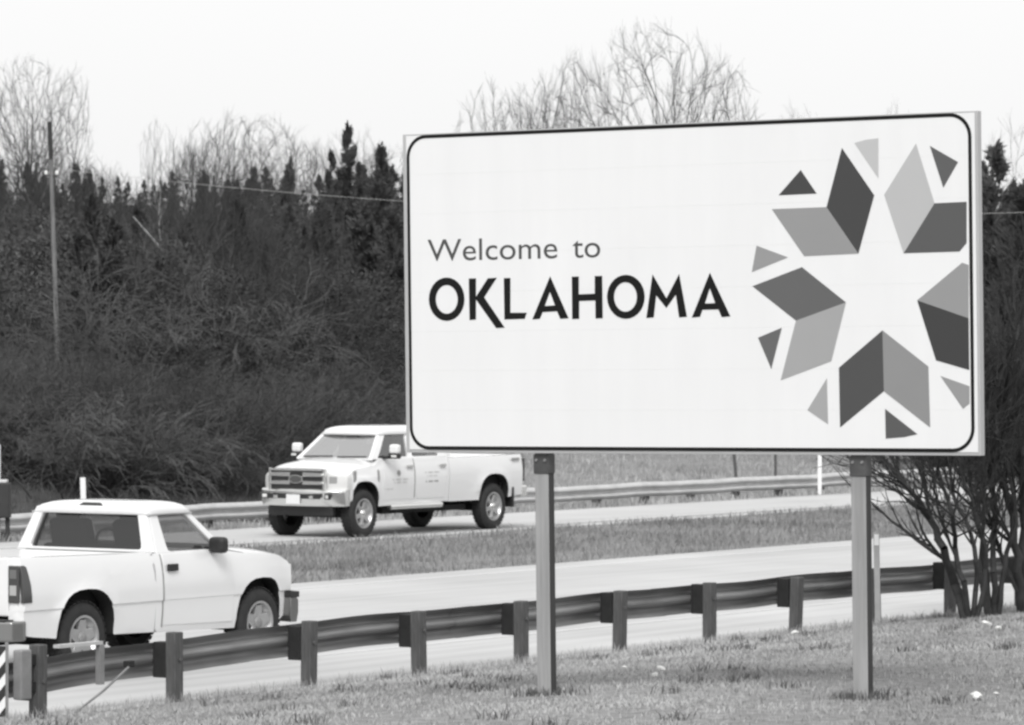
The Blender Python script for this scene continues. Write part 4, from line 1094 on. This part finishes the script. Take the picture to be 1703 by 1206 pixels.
def cedar(seed, H, R, n, tips=1):
    """ragged evergreen: boughs of fine upturned sprays, one or more leaders that end in thin points"""
    r = np.random.default_rng(seed)
    nb = 150
    lead = r.integers(0, tips, nb)
    lx = r.normal(0, R * .38, tips) * (np.arange(tips) > 0); ly = r.normal(0, R * .38, tips) * (np.arange(tips) > 0)
    lh = np.where(np.arange(tips) > 0, r.uniform(.72, .93, tips), 1.0)
    hb = r.uniform(.03, 1.0, nb)
    azb = r.uniform(0, 2 * np.pi, nb)
    Lb = R * (1 - hb) ** .95 * r.uniform(.35, 1.25, nb) + .05
    k = r.integers(0, nb, n)
    t = r.uniform(.05, 1.0, n) ** .65
    ax_ = azb[k] + r.normal(0, .16, n)
    rad = Lb[k] * t
    z0 = hb[k] * H * lh[lead[k]]
    P = np.stack([lx[lead[k]] + np.cos(ax_) * rad, ly[lead[k]] + np.sin(ax_) * rad, z0 + rad * r.uniform(.15, .6, n) - .1 * t + r.normal(0, .07, n)], 1)
    D = np.stack([np.cos(ax_) * .7, np.sin(ax_) * .7, r.uniform(.3, 1.6, n)], 1) + r.normal(0, .35, (n, 3))
    # the leaders themselves
    nl = n // 30
    li = r.integers(0, tips, nl); tt = r.uniform(.80, 1.0, nl)
    P[:nl] = np.stack([lx[li] + r.normal(0, .30, nl) * (1.01 - tt), ly[li] + r.normal(0, .30, nl) * (1.01 - tt), tt * H * lh[li]], 1)
    D[:nl] = np.stack([r.normal(0, .45, nl), r.normal(0, .45, nl), np.ones(nl)], 1)
    D /= np.linalg.norm(D, axis=1, keepdims=True)
    S = np.cross(D, r.normal(0, 1, (n, 3))); S /= np.linalg.norm(S, axis=1, keepdims=True)
    L = r.uniform(.10, .30, n)[:, None]; L[:nl] *= .5; Wd = r.uniform(.012, .038, n)[:, None]
    V = np.stack([P - S * Wd * .4, P + S * Wd * .4, P + D * L * .55 + S * Wd, P + D * L, P + D * L * .55 - S * Wd], 1).reshape(-1, 3)
    b = np.arange(n) * 5
    F = np.concatenate([np.stack([b, b + 1, b + 2], 1), np.stack([b, b + 2, b + 4], 1), np.stack([b + 4, b + 2, b + 3], 1)])
    crown = fast_mesh('crown', V, F, M_CEDAR)
    s = Seg()
    for i in range(8): s.add((0, 0, H * i / 8 * .97 - .3), (0, 0, H * (i + 1) / 8 * .97 - .3), .11 * (1 - i / 8.3), .11 * (1 - (i + 1) / 8.3))
    for i in range(0, nb, 2):
        z = hb[i] * H * lh[lead[i]]; q = lead[i]
        s.add((0, 0, z * .85), (lx[q] + math.cos(azb[i]) * Lb[i] * .9, ly[q] + math.sin(azb[i]) * Lb[i] * .9, z + Lb[i] * .2), .022, .008)
    return prisms('trunk', s, 5, M_BARK), crown

def thicket(seed, H, R, stems, lev, mt=M_BRUSHTWIG, mn=0.005, arch_=0.0):
    r = random.Random(seed); big, fine = Seg(), Seg()
    for k in range(stems):
        az = r.uniform(0, 2 * math.pi); rr = R * .55 * math.sqrt(r.random())
        p = Vector((math.cos(az) * rr, math.sin(az) * rr, -.1))
        ti = r.uniform(.05, .6)
        nd = Vector((math.cos(az) * math.sin(ti), math.sin(az) * math.sin(ti), math.cos(ti)))
        grow(big, fine, r, p, nd, H * r.uniform(.45, .75), r.uniform(.012, .026), 0, lev, .55, arch_, (5, 4, 3), .2, 9, mn)
    return prisms('twigs', fine, 3, mt)

def vine_mound(seed, H, R, n):
    """tangle of dry vine leaves and stems hanging over a mound"""
    r = np.random.default_rng(seed)
    nc = 26
    az = r.uniform(0, 2 * np.pi, nc); rr = R * np.sqrt(r.uniform(0, .8, nc)); cz = H * r.uniform(.15, .85, nc) * (1 - (rr / R) ** 2 * .6)
    cr = r.uniform(.3, .6, nc) * H * .45
    k = r.integers(0, nc, n)
    v = r.normal(0, 1, (n, 3)); v /= np.linalg.norm(v, axis=1, keepdims=True)
    P = np.stack([np.cos(az[k]) * rr[k], np.sin(az[k]) * rr[k], cz[k]], 1) + v * (cr[k] * r.uniform(.6, 1.05, n))[:, None]
    P[:, 2] = np.maximum(P[:, 2], .02)
    D = r.normal(0, 1, (n, 3)) + np.array([0, 0, -.5]); D /= np.linalg.norm(D, axis=1, keepdims=True)
    S = np.cross(D, r.normal(0, 1, (n, 3))); S /= np.linalg.norm(S, axis=1, keepdims=True)
    L = r.uniform(.04, .12, n)[:, None]; Wd = r.uniform(.006, .022, n)[:, None]
    V = np.stack([P - S * Wd, P + D * L - S * Wd * .3, P + D * L + S * Wd * .3, P + S * Wd], 1).reshape(-1, 3)
    b = np.arange(n) * 4
    return fast_mesh('foliage', V, np.stack([b, b + 1, b + 2, b + 3], 1), M_VINE)

def colonised_tree(seed, H, base, rx, rz_, n_att, step=.22, squeeze=1.0, forks=1, mb=M_BARK, mt=M_TWIG, lean=.1, fan=.95):
    """bare tree grown towards points spread through a rounded crown (space colonisation), limbs thickened by what they carry"""
    r = np.random.default_rng(seed)
    u = r.normal(0, 1, (n_att * 4, 3)); u /= np.linalg.norm(u, axis=1, keepdims=True)
    q = u * (r.uniform(.02, 1, (len(u), 1)) ** (1 / 2.0))
    cz = H - rz_
    att = q * np.array([rx, rx * squeeze, rz_]) + np.array([0, 0, cz])
    lump = np.array([mnoise.noise(Vector(p * .45) + Vector((seed, 0, 0))) for p in att])
    rho = np.hypot(att[:, 0], att[:, 1] / squeeze)
    att = att[(lump > -.20) & (att[:, 2] > base + fan * rho)][:n_att]       # limbs fan upwards, none hang
    pos = [np.array([0, 0, -.25])]; par = [-1]
    stems = forks
    for f in range(stems):
        az = 6.283 * f / stems + r.uniform(0, 1); d = np.array([math.cos(az) * (lean if stems == 1 else .42), math.sin(az) * (lean if stems == 1 else .42), 1.0]); d /= np.linalg.norm(d)
        prev = 0; k = int((base + (H - base) * .30) / step) if stems == 1 else int((base + (H - base) * .3) / step)
        p = pos[0]
        for i in range(k):
            d = d + r.normal(0, .05, 3); d /= np.linalg.norm(d)
            p = p + d * step; pos.append(p); par.append(prev); prev = len(pos) - 1
    N = np.array(pos)
    near = np.full(len(att), 0); dist = np.full(len(att), 1e9)
    def upd(new_idx):
        P = np.array([pos[i] for i in new_idx])
        for c0 in range(0, len(att), 1500):
            D = np.linalg.norm(att[c0:c0 + 1500, None, :] - P[None], axis=2)
            j = D.argmin(1); dm = D[np.arange(len(j)), j]
            w = dm < dist[c0:c0 + 1500]
            dist[c0:c0 + 1500][w] = dm[w]; near[c0:c0 + 1500][w] = np.array(new_idx)[j[w]]
    upd(list(range(len(pos))))
    seen = set()
    for it in range(75):
        alive = dist > step * 1.9
        act = alive & (dist < 1.9)
        if act.sum() < 3: break
        idx = np.where(act)[0]
        acc = {}
        for i in idx: acc.setdefault(int(near[i]), []).append(i)
        new = []
        for k, li in acc.items():
            v = att[li] - pos[k]; v /= np.linalg.norm(v, axis=1, keepdims=True)
            d = v.sum(0); nn = np.linalg.norm(d)
            if nn < 1e-3: continue
            d = d / nn
            if par[k] >= 0:
                t = pos[k] - pos[par[k]]; t = t / (np.linalg.norm(t) + 1e-9); d = d * .62 + t * .62
            d = d + np.array([0, 0, .20]) + r.normal(0, .055, 3); d /= np.linalg.norm(d)
            p = pos[k] + d * step
            key = (k, round(float(d[0]), 1), round(float(d[1]), 1), round(float(d[2]), 1))
            if key in seen: continue
            seen.add(key); pos.append(p); par.append(k); new.append(len(pos) - 1)
        if not new: break
        upd(new)
    n = len(pos); w = np.zeros(n); kids = np.zeros(n, int)
    for i in range(n - 1, 0, -1):
        if kids[i] == 0: w[i] = 1.0
        w[par[i]] += w[i]; kids[par[i]] += 1
    rad = .0058 * np.maximum(w, 1) ** .54
    big, fine = Seg(), Seg()
    for i in range(1, n):
        j = par[i]
        (big if rad[i] > .02 else fine).add(tuple(pos[j]), tuple(pos[i]), float(min(rad[j], rad[i] * 1.35)), float(rad[i]))
    # last year's shoots: fine upright twigs off every outer node
    outer = [i for i in range(1, n) if w[i] <= 3]
    for i in outer:
        t = pos[i] - pos[par[i]]; t /= np.linalg.norm(t) + 1e-9
        for c in range(2 if w[i] <= 1 else 1):
            d = t + r.normal(0, .30, 3) + np.array([0, 0, .35]); d /= np.linalg.norm(d)
            L = r.uniform(.25, .7)
            m_ = pos[i] + d * L * .5; e = m_ + (d + r.normal(0, .10, 3)) * L * .5
            fine.add(tuple(pos[i]), tuple(m_), .0042, .0036); fine.add(tuple(m_), tuple(e), .0036, .0026)
    return prisms('limbs', big, 6, mb), prisms('twigs', fine, 3, mt)

BARE = [colonised_tree(11, 10, 2.4, 3.9, 3.9, 2000), colonised_tree(12, 10, 1.6, 2.4, 4.2, 1300, lean=.05, fan=1.6),
        colonised_tree(13, 10, 2.2, 3.2, 3.7, 1500, forks=2), colonised_tree(14, 10, .8, 2.6, 4.5, 1400, forks=4, fan=1.5)]
CEDAR = [cedar(21, 7.0, 1.8, 15000, 1), cedar(22, 7.0, 1.5, 14000, 2), cedar(23, 7.0, 2.1, 17000, 3), cedar(24, 7.0, 1.9, 15000, 2)]
THICK = [thicket(31, 3.0, 1.6, 30, 3), thicket(32, 3.0, 2.0, 36, 3, arch_=-.14), thicket(33, 3.0, 1.3, 26, 3, arch_=.1), thicket(34, 3.0, 1.9, 38, 3, arch_=-.22)]
def top_of(me):
    co = np.zeros(len(me.vertices) * 3, np.float32); me.vertices.foreach_get('co', co)
    return float(np.percentile(co[2::3], 99.6))
VINE = [vine_mound(41, 3.0, 2.0, 22000), vine_mound(42, 3.0, 1.6, 18000)]

FIRST = {}
def plant(kind, idx, x, y, h, wide=1.0, rz=None, label='', cat='tree', group=None, lean=(0, 0), sink=0.15):
    meshes, href, nm, names = {'bare': (BARE, 10.0, 'bare_tree', ('trunk', 'crown')), 'cedar': (CEDAR, 7.0, 'cedar_tree', ('trunk', 'crown')),
                               'thick': (THICK, 3.0, 'bare_shrub', None), 'vine': (VINE, 3.0, 'vine_mound', None)}[kind]
    me = meshes[idx % len(meshes)]
    s = h / top_of(me[1] if names else me)
    if y < 108 and -12.9 < x * 104 / y < -8.6:                    # only low growth in front of the pole
        if y > 101: y += 8
        else: h = min(h, max(.5, 3.356 - 118 * y / 7200.0 - ground_z(x, y)))
    z = ground_z(x, y) - sink
    if names:
        o = empty(nm, (x, y, z), 0)
        for n, m_ in zip(names, me): link(n, m_, None, o)
    else:
        o = link(nm, me, None); o.location = (x, y, z)
    o.scale = (s * wide, s * wide, s)
    o.rotation_euler = (lean[0], lean[1], random.uniform(0, 6.28) if rz is None else rz)
    return tag(o, label, cat, group)

def X(px, y): return (px - 851.5) * y / 7200.0          # bearing to metres at distance y
def Zt(py, y): return 3.356 - (py - 570.0) * y / 7200.0
SKY_X = [-60, 0, 60, 100, 140, 200, 260, 300, 360, 420, 480, 540, 580, 610, 645, 680, 760, 900, 1100, 1300, 1500, 1640, 1700, 1780]
SKY_Y = [270, 285, 290, 270, 270, 300, 295, 275, 270, 262, 270, 265, 225, 255, 255, 262, 275, 285, 285, 275, 265, 250, 285, 280]
def skyline(px): return float(np.interp(px, SKY_X, SKY_Y))
G_CED = 'dark cedars of the wooded bank'
# ranks of cedars climbing the bank; the rear rank makes the skyline
for y, step, ramp in ((168, 46, 1.0), (158, 52, .99), (147, 56, .98), (136, 62, .93), (126, 70, .82)):
    px = -70 + random.uniform(0, 30)
    while px < 1790:
        hide = 760 < px < 1540
        if not (hide and y < 150):
            tz = Zt(skyline(px) + random.uniform(-14, 26), y)
            gz = ground_z(X(px, y), y)
            h = (tz - gz) * ramp * random.uniform(.80, .99)
            if px > 520 or y >= 136 or random.random() < .75:
                plant('cedar', random.randrange(4), X(px, y), y + random.uniform(-3, 3), max(2.0, h), random.uniform(.85, 1.25), label='dark evergreen cedar packed among the others on the wooded bank', group=G_CED)
        px += step * random.uniform(.75, 1.3) * (1.6 if hide else 1)
# cedars one can pick out
for px, ptop, y, w, lab in ((578, 205, 132, .62, 'tall pointed cedar with the sharpest tip on the skyline, left of the sign'), (634, 240, 128, .8, 'dark cedar just left of the sign behind the pointed one'),
                            (655, 330, 118, 1.1, 'blackest cedar, tight against the left edge of the sign'), (600, 330, 119, 1.1, 'broad dark cedar above the grey grass patch left of the sign'),
                            (125, 270, 131, .9, 'dark cedar right behind the utility pole'), (170, 340, 127, 1.2, 'broad dark cedar to the right of the utility pole'),
                            (45, 268, 140, .8, 'slim cedar under the bare tree at the far left'), (480, 262, 140, .7, 'narrow cedar under the middle bare treetops'),
                            (1652, 238, 120, 1.1, 'dark cedar rising beside the upper right edge of the sign'), (1705, 290, 117, 1.2, 'dark cedar at the right edge of the picture')):
    x = X(px, y); plant('cedar', random.randrange(4), x, y, Zt(ptop, y) - ground_z(x, y), w, label=lab)
for px, ptop, y in ((150, 320, 113), (188, 350, 109), (112, 390, 112), (310, 370, 116), (440, 400, 117), (535, 330, 121), (20, 400, 115), (265, 430, 110), (500, 450, 116), (230, 330, 118), (395, 330, 120), (330, 520, 108), (180, 560, 106), (60, 470, 110), (280, 500, 109), (380, 480, 112), (470, 520, 114), (550, 440, 119), (130, 480, 108), (350, 350, 121), (480, 340, 122), (220, 450, 107), (-10, 520, 108), (410, 560, 111), (520, 560, 116)):
    x = X(px, y); plant('cedar', random.randrange(4), x, y, Zt(ptop, y) - ground_z(x, y), random.uniform(.9, 1.3), label='dark cedar standing forward among the grey brush', group='cedars among the brush')
G_BARE = 'leafless trees in the wooded bank'
for px, ptop, y, idx, w, lab in ((45, 92, 150, 0, .8, 'tall leafless tree at the far left, above the utility pole'), (-10, 130, 152, 2, .9, 'leafless tree cut by the left edge of the picture'),
                                 (110, 110, 156, 3, .8, 'thin leafless tree right behind the utility pole top'),
                                 (262, 195, 165, 3, .7, 'faint leafless tree on the skyline right of the utility pole'), (370, 185, 134, 3, 1.15, 'leafless tree left of the middle skyline clump'),
                                 (410, 190, 132, 0, .9, 'leafless tree with upright limbs in the middle of the skyline clump'), (465, 192, 136, 1, 1.1, 'leafless tree right of the middle skyline clump'),
                                 (345, 200, 140, 1, .8, 'thin leafless tree at the left end of the skyline clump'), (500, 225, 150, 2, .9, 'pale leafless tree at the right end of the skyline clump'),
                                 (825, 130, 158, 3, .9, 'leafless tree over the left part of the sign top'), (892, 122, 160, 1, 1.0, 'leafless tree beside the large tree above the sign'),
                                 (850, 158, 150, 0, .6, 'low leafless treetop showing over the sign'), (920, 130, 152, 3, .8, 'leafless treetop leaning left of the large tree'),
                                 (1080, 36, 132, 0, .85, 'largest leafless tree with spreading limbs towering above the sign'), (1175, 92, 134, 2, .62, 'leafless tree spreading right behind the largest one above the sign'),
                                 (958, 82, 136, 2, .55, 'leafless tree left of the largest one above the sign'),
                                 (1215, 160, 160, 3, .6, 'faint leafless treetop right of the large trees'), (1330, 172, 165, 3, .7, 'faint leafless treetop over the right half of the sign'), (1490, 168, 165, 3, .5, 'faint leafless treetop near the upper right corner of the sign'),
                                 (1695, 195, 150, 3, .8, 'leafless tree behind the cedar right of the sign'), (620, 245, 150, 2, .8, 'leafless treetop behind the pointed cedar')):
    x = X(px, y); plant('bare', idx, x, y, Zt(ptop, y) - ground_z(x, y), w, label=lab)
for i in range(26):
    px = -30 + 27 * i + random.uniform(-8, 8); y = random.uniform(128, 146)
    x = X(px, y); plant('bare', random.randrange(1, 4), x, y, Zt(skyline(px) + random.uniform(-32, 8), y) - ground_z(x, y), random.uniform(.6, .95), label='leafless treetop mixed with the cedar tips along the skyline', group='leafless trees along the skyline')
# slim saplings and brush filling the wood's edge
for i in range(26):
    px = random.uniform(-30, 670); y = random.uniform(119, 134)
    x = X(px, y); plant('bare', random.randrange(4), x, y, random.uniform(3.6, 5.6), random.uniform(.7, 1.0), label='young leafless tree tangled in the brush of the wooded bank', group=G_BARE)
for i in range(14):
    px = random.uniform(1630, 1760); y = random.uniform(112, 126)
    x = X(px, y); plant('bare', random.randrange(4), x, y, random.uniform(4.5, 7.2), random.uniform(.6, .9), label='young leafless tree in the wood right of the sign', group='leafless trees right of the sign')
G_BR = 'grey brush along the foot of the wooded bank'
for i in range(56):
    px = random.uniform(-40, 700)
    y = random.uniform(101 if px < 330 else 106, 124)
    if px > 520: y = random.uniform(117, 126)
    elif px > 430: y = random.uniform(110, 126)
    if 60 < px < 125 and y < 106: y += 8
    x = X(px, y)
    plant('thick', random.randrange(4), x, y, random.uniform(2.0, 4.2), random.uniform(.9, 1.4), label='grey leafless brush at the foot of the wooded bank', cat='shrub', group=G_BR, sink=.05)
for i in range(105):
    px = random.uniform(-40, 560)
    y0_ = 83 if px < 250 else 85 + (px - 250) * .012 if px < 430 else 87 + (px - 430) * .16
    y = y0_ + (102 - y0_) * random.random() ** 1.3
    if px > 430: y = max(y, y0_)
    x = X(px, y)
    if x * E2.x + y * E2.y < 48.9: continue
    plant('thick', random.randrange(4), x, y, random.uniform(.9, 2.2), random.uniform(1.0, 1.6), label='low grey brush close behind the far guardrail', cat='shrub', group='low brush behind the far guardrail', sink=.05)
for px, ptop, y, i_ in ((60, 400, 118, 0), (10, 480, 114, 1), (150, 620, 110, 0), (290, 600, 112, 1), (420, 540, 116, 0), (370, 470, 121, 1), (480, 470, 122, 0), (230, 500, 118, 1), (540, 380, 124, 0), (310, 380, 126, 1), (440, 340, 127, 0), (90, 690, 106, 1), (350, 700, 107, 0), (500, 610, 115, 1), (30, 620, 109, 0), (210, 700, 106, 1)):
    x = X(px, y); plant('vine', i_, x, y, max(1.3, Zt(ptop, y) - ground_z(x, y)), random.uniform(.8, 1.2), label='mound of dry vines smothering the brush on the bank', cat='shrub', group='vine mounds on the wooded bank', sink=.05)
for i in range(20):
    px = random.uniform(-40, 560); y = random.uniform(100, 122)
    if px > 430: y = random.uniform(112, 123)
    x = X(px, y); plant('vine', random.randrange(2), x, y, random.uniform(1.6, 3.8), random.uniform(.75, 1.25), label='mound of dry vines smothering the brush on the bank', cat='shrub', group='vine mounds on the wooded bank', sink=.05)
for i in range(12):
    px = random.uniform(-20, 640); y = random.uniform(110, 121)
    x = X(px, y); plant('bare', random.randrange(4), x, y, random.uniform(4.5, 6.6), random.uniform(.5, .8), label='leafless tree standing forward in the brush, its trunk showing', group='leafless trees in the brush', lean=(random.gauss(0, .12), random.gauss(0, .12)))
for i in range(16):
    px = random.uniform(1640, 1760); y = random.uniform(104, 114)
    x = X(px, y); plant('thick', random.randrange(4), x, y, random.uniform(2, 3.6), random.uniform(.8, 1.2), label='grey brush at the foot of the wood right of the sign', cat='shrub', group='brush right of the sign', sink=.05)

# leaning dead tree
dt = empty('dead_tree', (X(452, 117), 117, ground_z(X(452, 117), 117)), 0, 'pale dead tree leaning to the left through the brush', 'tree')
bz = Zt(560, 117) - dt.location.z
r_ = random.Random(5)
def rel(px, py, dy): return Vector((X(px, 117) - X(452, 117), dy, Zt(py, 117) - dt.location.z))
MB().tube([(0, .3, 0), rel(455, 565, .2), rel(400, 530, 0), rel(330, 478, -.1), rel(290, 440, -.2), rel(255, 400, -.2), rel(222, 362, -.2)], [.09, .085, .07, .06, .05, .04, .018], 7).build('trunk', M_DEADWOOD, dt, smooth=60)
b1, b2 = Seg(), Seg()
for (pa, da) in (((330, 478), (-.9, .1, .25)), ((290, 440), (-.8, 0, -.1)), ((270, 415), (-.3, .2, 1)), ((400, 530), (-.9, -.2, -.35)), ((360, 500), (-.9, 0, .3))):
    grow(b1, b2, r_, rel(pa[0], pa[1], 0), Vector(da).normalized(), 1.6, .025, 1, 3, .6, .02, (3, 3, 2), .15, 9, .005)
tag(link('branches', prisms('branches', b2, 4, M_DEADWOOD), None, dt), kind='stuff')

# ------------------------------------------------------------------ dark multi-stemmed shrubs on the verge, right
def verge_shrub(px, py, y, stems, seed, label):
    r = random.Random(seed); x = X(px, y)
    o = empty('bare_shrub', (x, y, ground_z(x, y) - .05), 0, label, 'shrub')
    big, fine = Seg(), Seg()
    m = y / 7200.0
    for pts, rad in stems:
        P = [Vector(((qx - px) * m, r.gauss(0, .10) * i, (py - qy) * m)) for i, (qx, qy) in enumerate(pts)]
        # resample smoothly
        prev = P[0]; n = len(P) - 1
        R = [rad * (1 - .72 * i / n) for i in range(n + 1)]
        for i in range(n):
            sub = 3; a = P[i]
            for k in range(sub):
                t1 = (k + 1) / sub
                q = P[i].lerp(P[i + 1], t1) + (Vector((r.gauss(0, .018), r.gauss(0, .018), 0)) if t1 < 1 else Vector())
                ra = R[i] + (R[i + 1] - R[i]) * k / sub; rb = R[i] + (R[i + 1] - R[i]) * t1
                big.add(tuple(a), tuple(q), ra, rb)
                if i >= 2 or (i == 1 and k == 1):
                    for c in range(2):
                        td = (q - a).normalized(); an = r.uniform(.35, .8)
                        nd = td * math.cos(an) + rnd_perp(td, r) * math.sin(an); nd.y *= .7
                        grow(big, fine, r, q, nd.normalized(), r.uniform(.5, 1.15) * (1 if i < n - 1 else .7), rb * r.uniform(.35, .6), 2, 4, .5, .10, (3, 3, 3), .14, .012, .0032)
                a = q
    link('stems', prisms('stems', big, 7, M_BUSHDARK), None, o); link('twigs', prisms('twigs', fine, 4, M_BUSHDARK), None, o)
    return o
verge_shrub(1612, 1030, 50.0, [
    ([(1608, 1030), (1590, 965), (1568, 905), (1552, 860), (1515, 812), (1484, 775), (1462, 735)], .062),
    ([(1614, 1030), (1602, 960), (1590, 905), (1580, 850), (1560, 790), (1545, 740), (1535, 690)], .040),
    ([(1618, 1030), (1625, 950), (1612, 880), (1590, 815), (1575, 755), (1568, 700)], .036),
    ([(1622, 1030), (1640, 940), (1628, 870), (1606, 800), (1590, 740), (1580, 680)], .034)], 3, 'dark bare shrub with a thick stem bending left under the sign corner')
verge_shrub(1655, 1028, 50.6, [
    ([(1650, 1028), (1642, 960), (1636, 900), (1622, 830), (1612, 770), (1620, 700), (1632, 640)], .044),
    ([(1656, 1028), (1652, 950), (1662, 880), (1655, 800), (1650, 720), (1660, 640), (1668, 570)], .044),
    ([(1660, 1028), (1672, 940), (1690, 870), (1680, 790), (1672, 720), (1680, 640)], .036),
    ([(1645, 1028), (1630, 950), (1640, 870), (1648, 790), (1640, 720), (1645, 650)], .032)], 4, 'dark bare shrub with upright stems right of the bent one')
verge_shrub(1705, 1026, 51.0, [
    ([(1700, 1026), (1690, 950), (1684, 880), (1672, 810), (1664, 740), (1670, 670), (1664, 610)], .06),
    ([(1708, 1026), (1704, 940), (1700, 850), (1696, 760), (1690, 680), (1694, 600), (1690, 540)], .06),
    ([(1712, 1026), (1722, 940), (1716, 850), (1708, 760), (1716, 670), (1706, 590)], .05),
    ([(1704, 1026), (1680, 960), (1660, 905), (1640, 850), (1632, 800), (1636, 740)], .035)], 6, 'dark bare shrub with the thickest trunks at the right edge of the picture')

# ------------------------------------------------------------------ litter
M_LITTER = mat('white_litter', 0.62, 0.7)
def litter(x, y, s, seed, label, flat=.45):
    r = random.Random(seed)
    bm = bmesh.new(); bmesh.ops.create_icosphere(bm, subdivisions=2, radius=1)
    for v in bm.verts:
        n = v.co.copy()
        v.co = v.co * (1 + .45 * mnoise.noise(n * 1.6 + Vector((seed, 0, 0)))) ; v.co.z *= flat; v.co.y *= .7
    me = bpy.data.meshes.new('paper_scrap'); bm.to_mesh(me); bm.free()
    o = link('paper_scrap', me, M_LITTER); o.scale = (s, s, s); o.location = (x, y, ground_z(x, y) + s * flat * .8 + .02); o.rotation_euler = (r.uniform(-.3, .3), r.uniform(-.3, .3), r.uniform(0, 6))
    return tag(o, label, 'litter')
litter(3.44, 32.0, .055, 1, 'largest scrap of white litter in the grass, right of the right sign post')
litter(3.62, 32.3, .025, 8, 'small white scrap beside the largest scrap of litter')
litter(4.94, 45.0, .05, 2, 'white scrap of litter at the foot of the dark shrubs')
litter(4.84, 43.0, .04, 3, 'white scrap of litter in the grass below the dark shrubs')
litter(1.30, 37.5, .04, 4, 'upper of two white scraps in the grass between the sign posts')
litter(1.19, 35.8, .04, 5, 'lower of two white scraps in the grass between the sign posts')
litter(3.13, 47.8, .045, 6, 'white scrap of litter at the foot of a guardrail post')
litter(1.01, 38.5, .03, 7, 'tiny white scrap in the grass right of the left sign post')
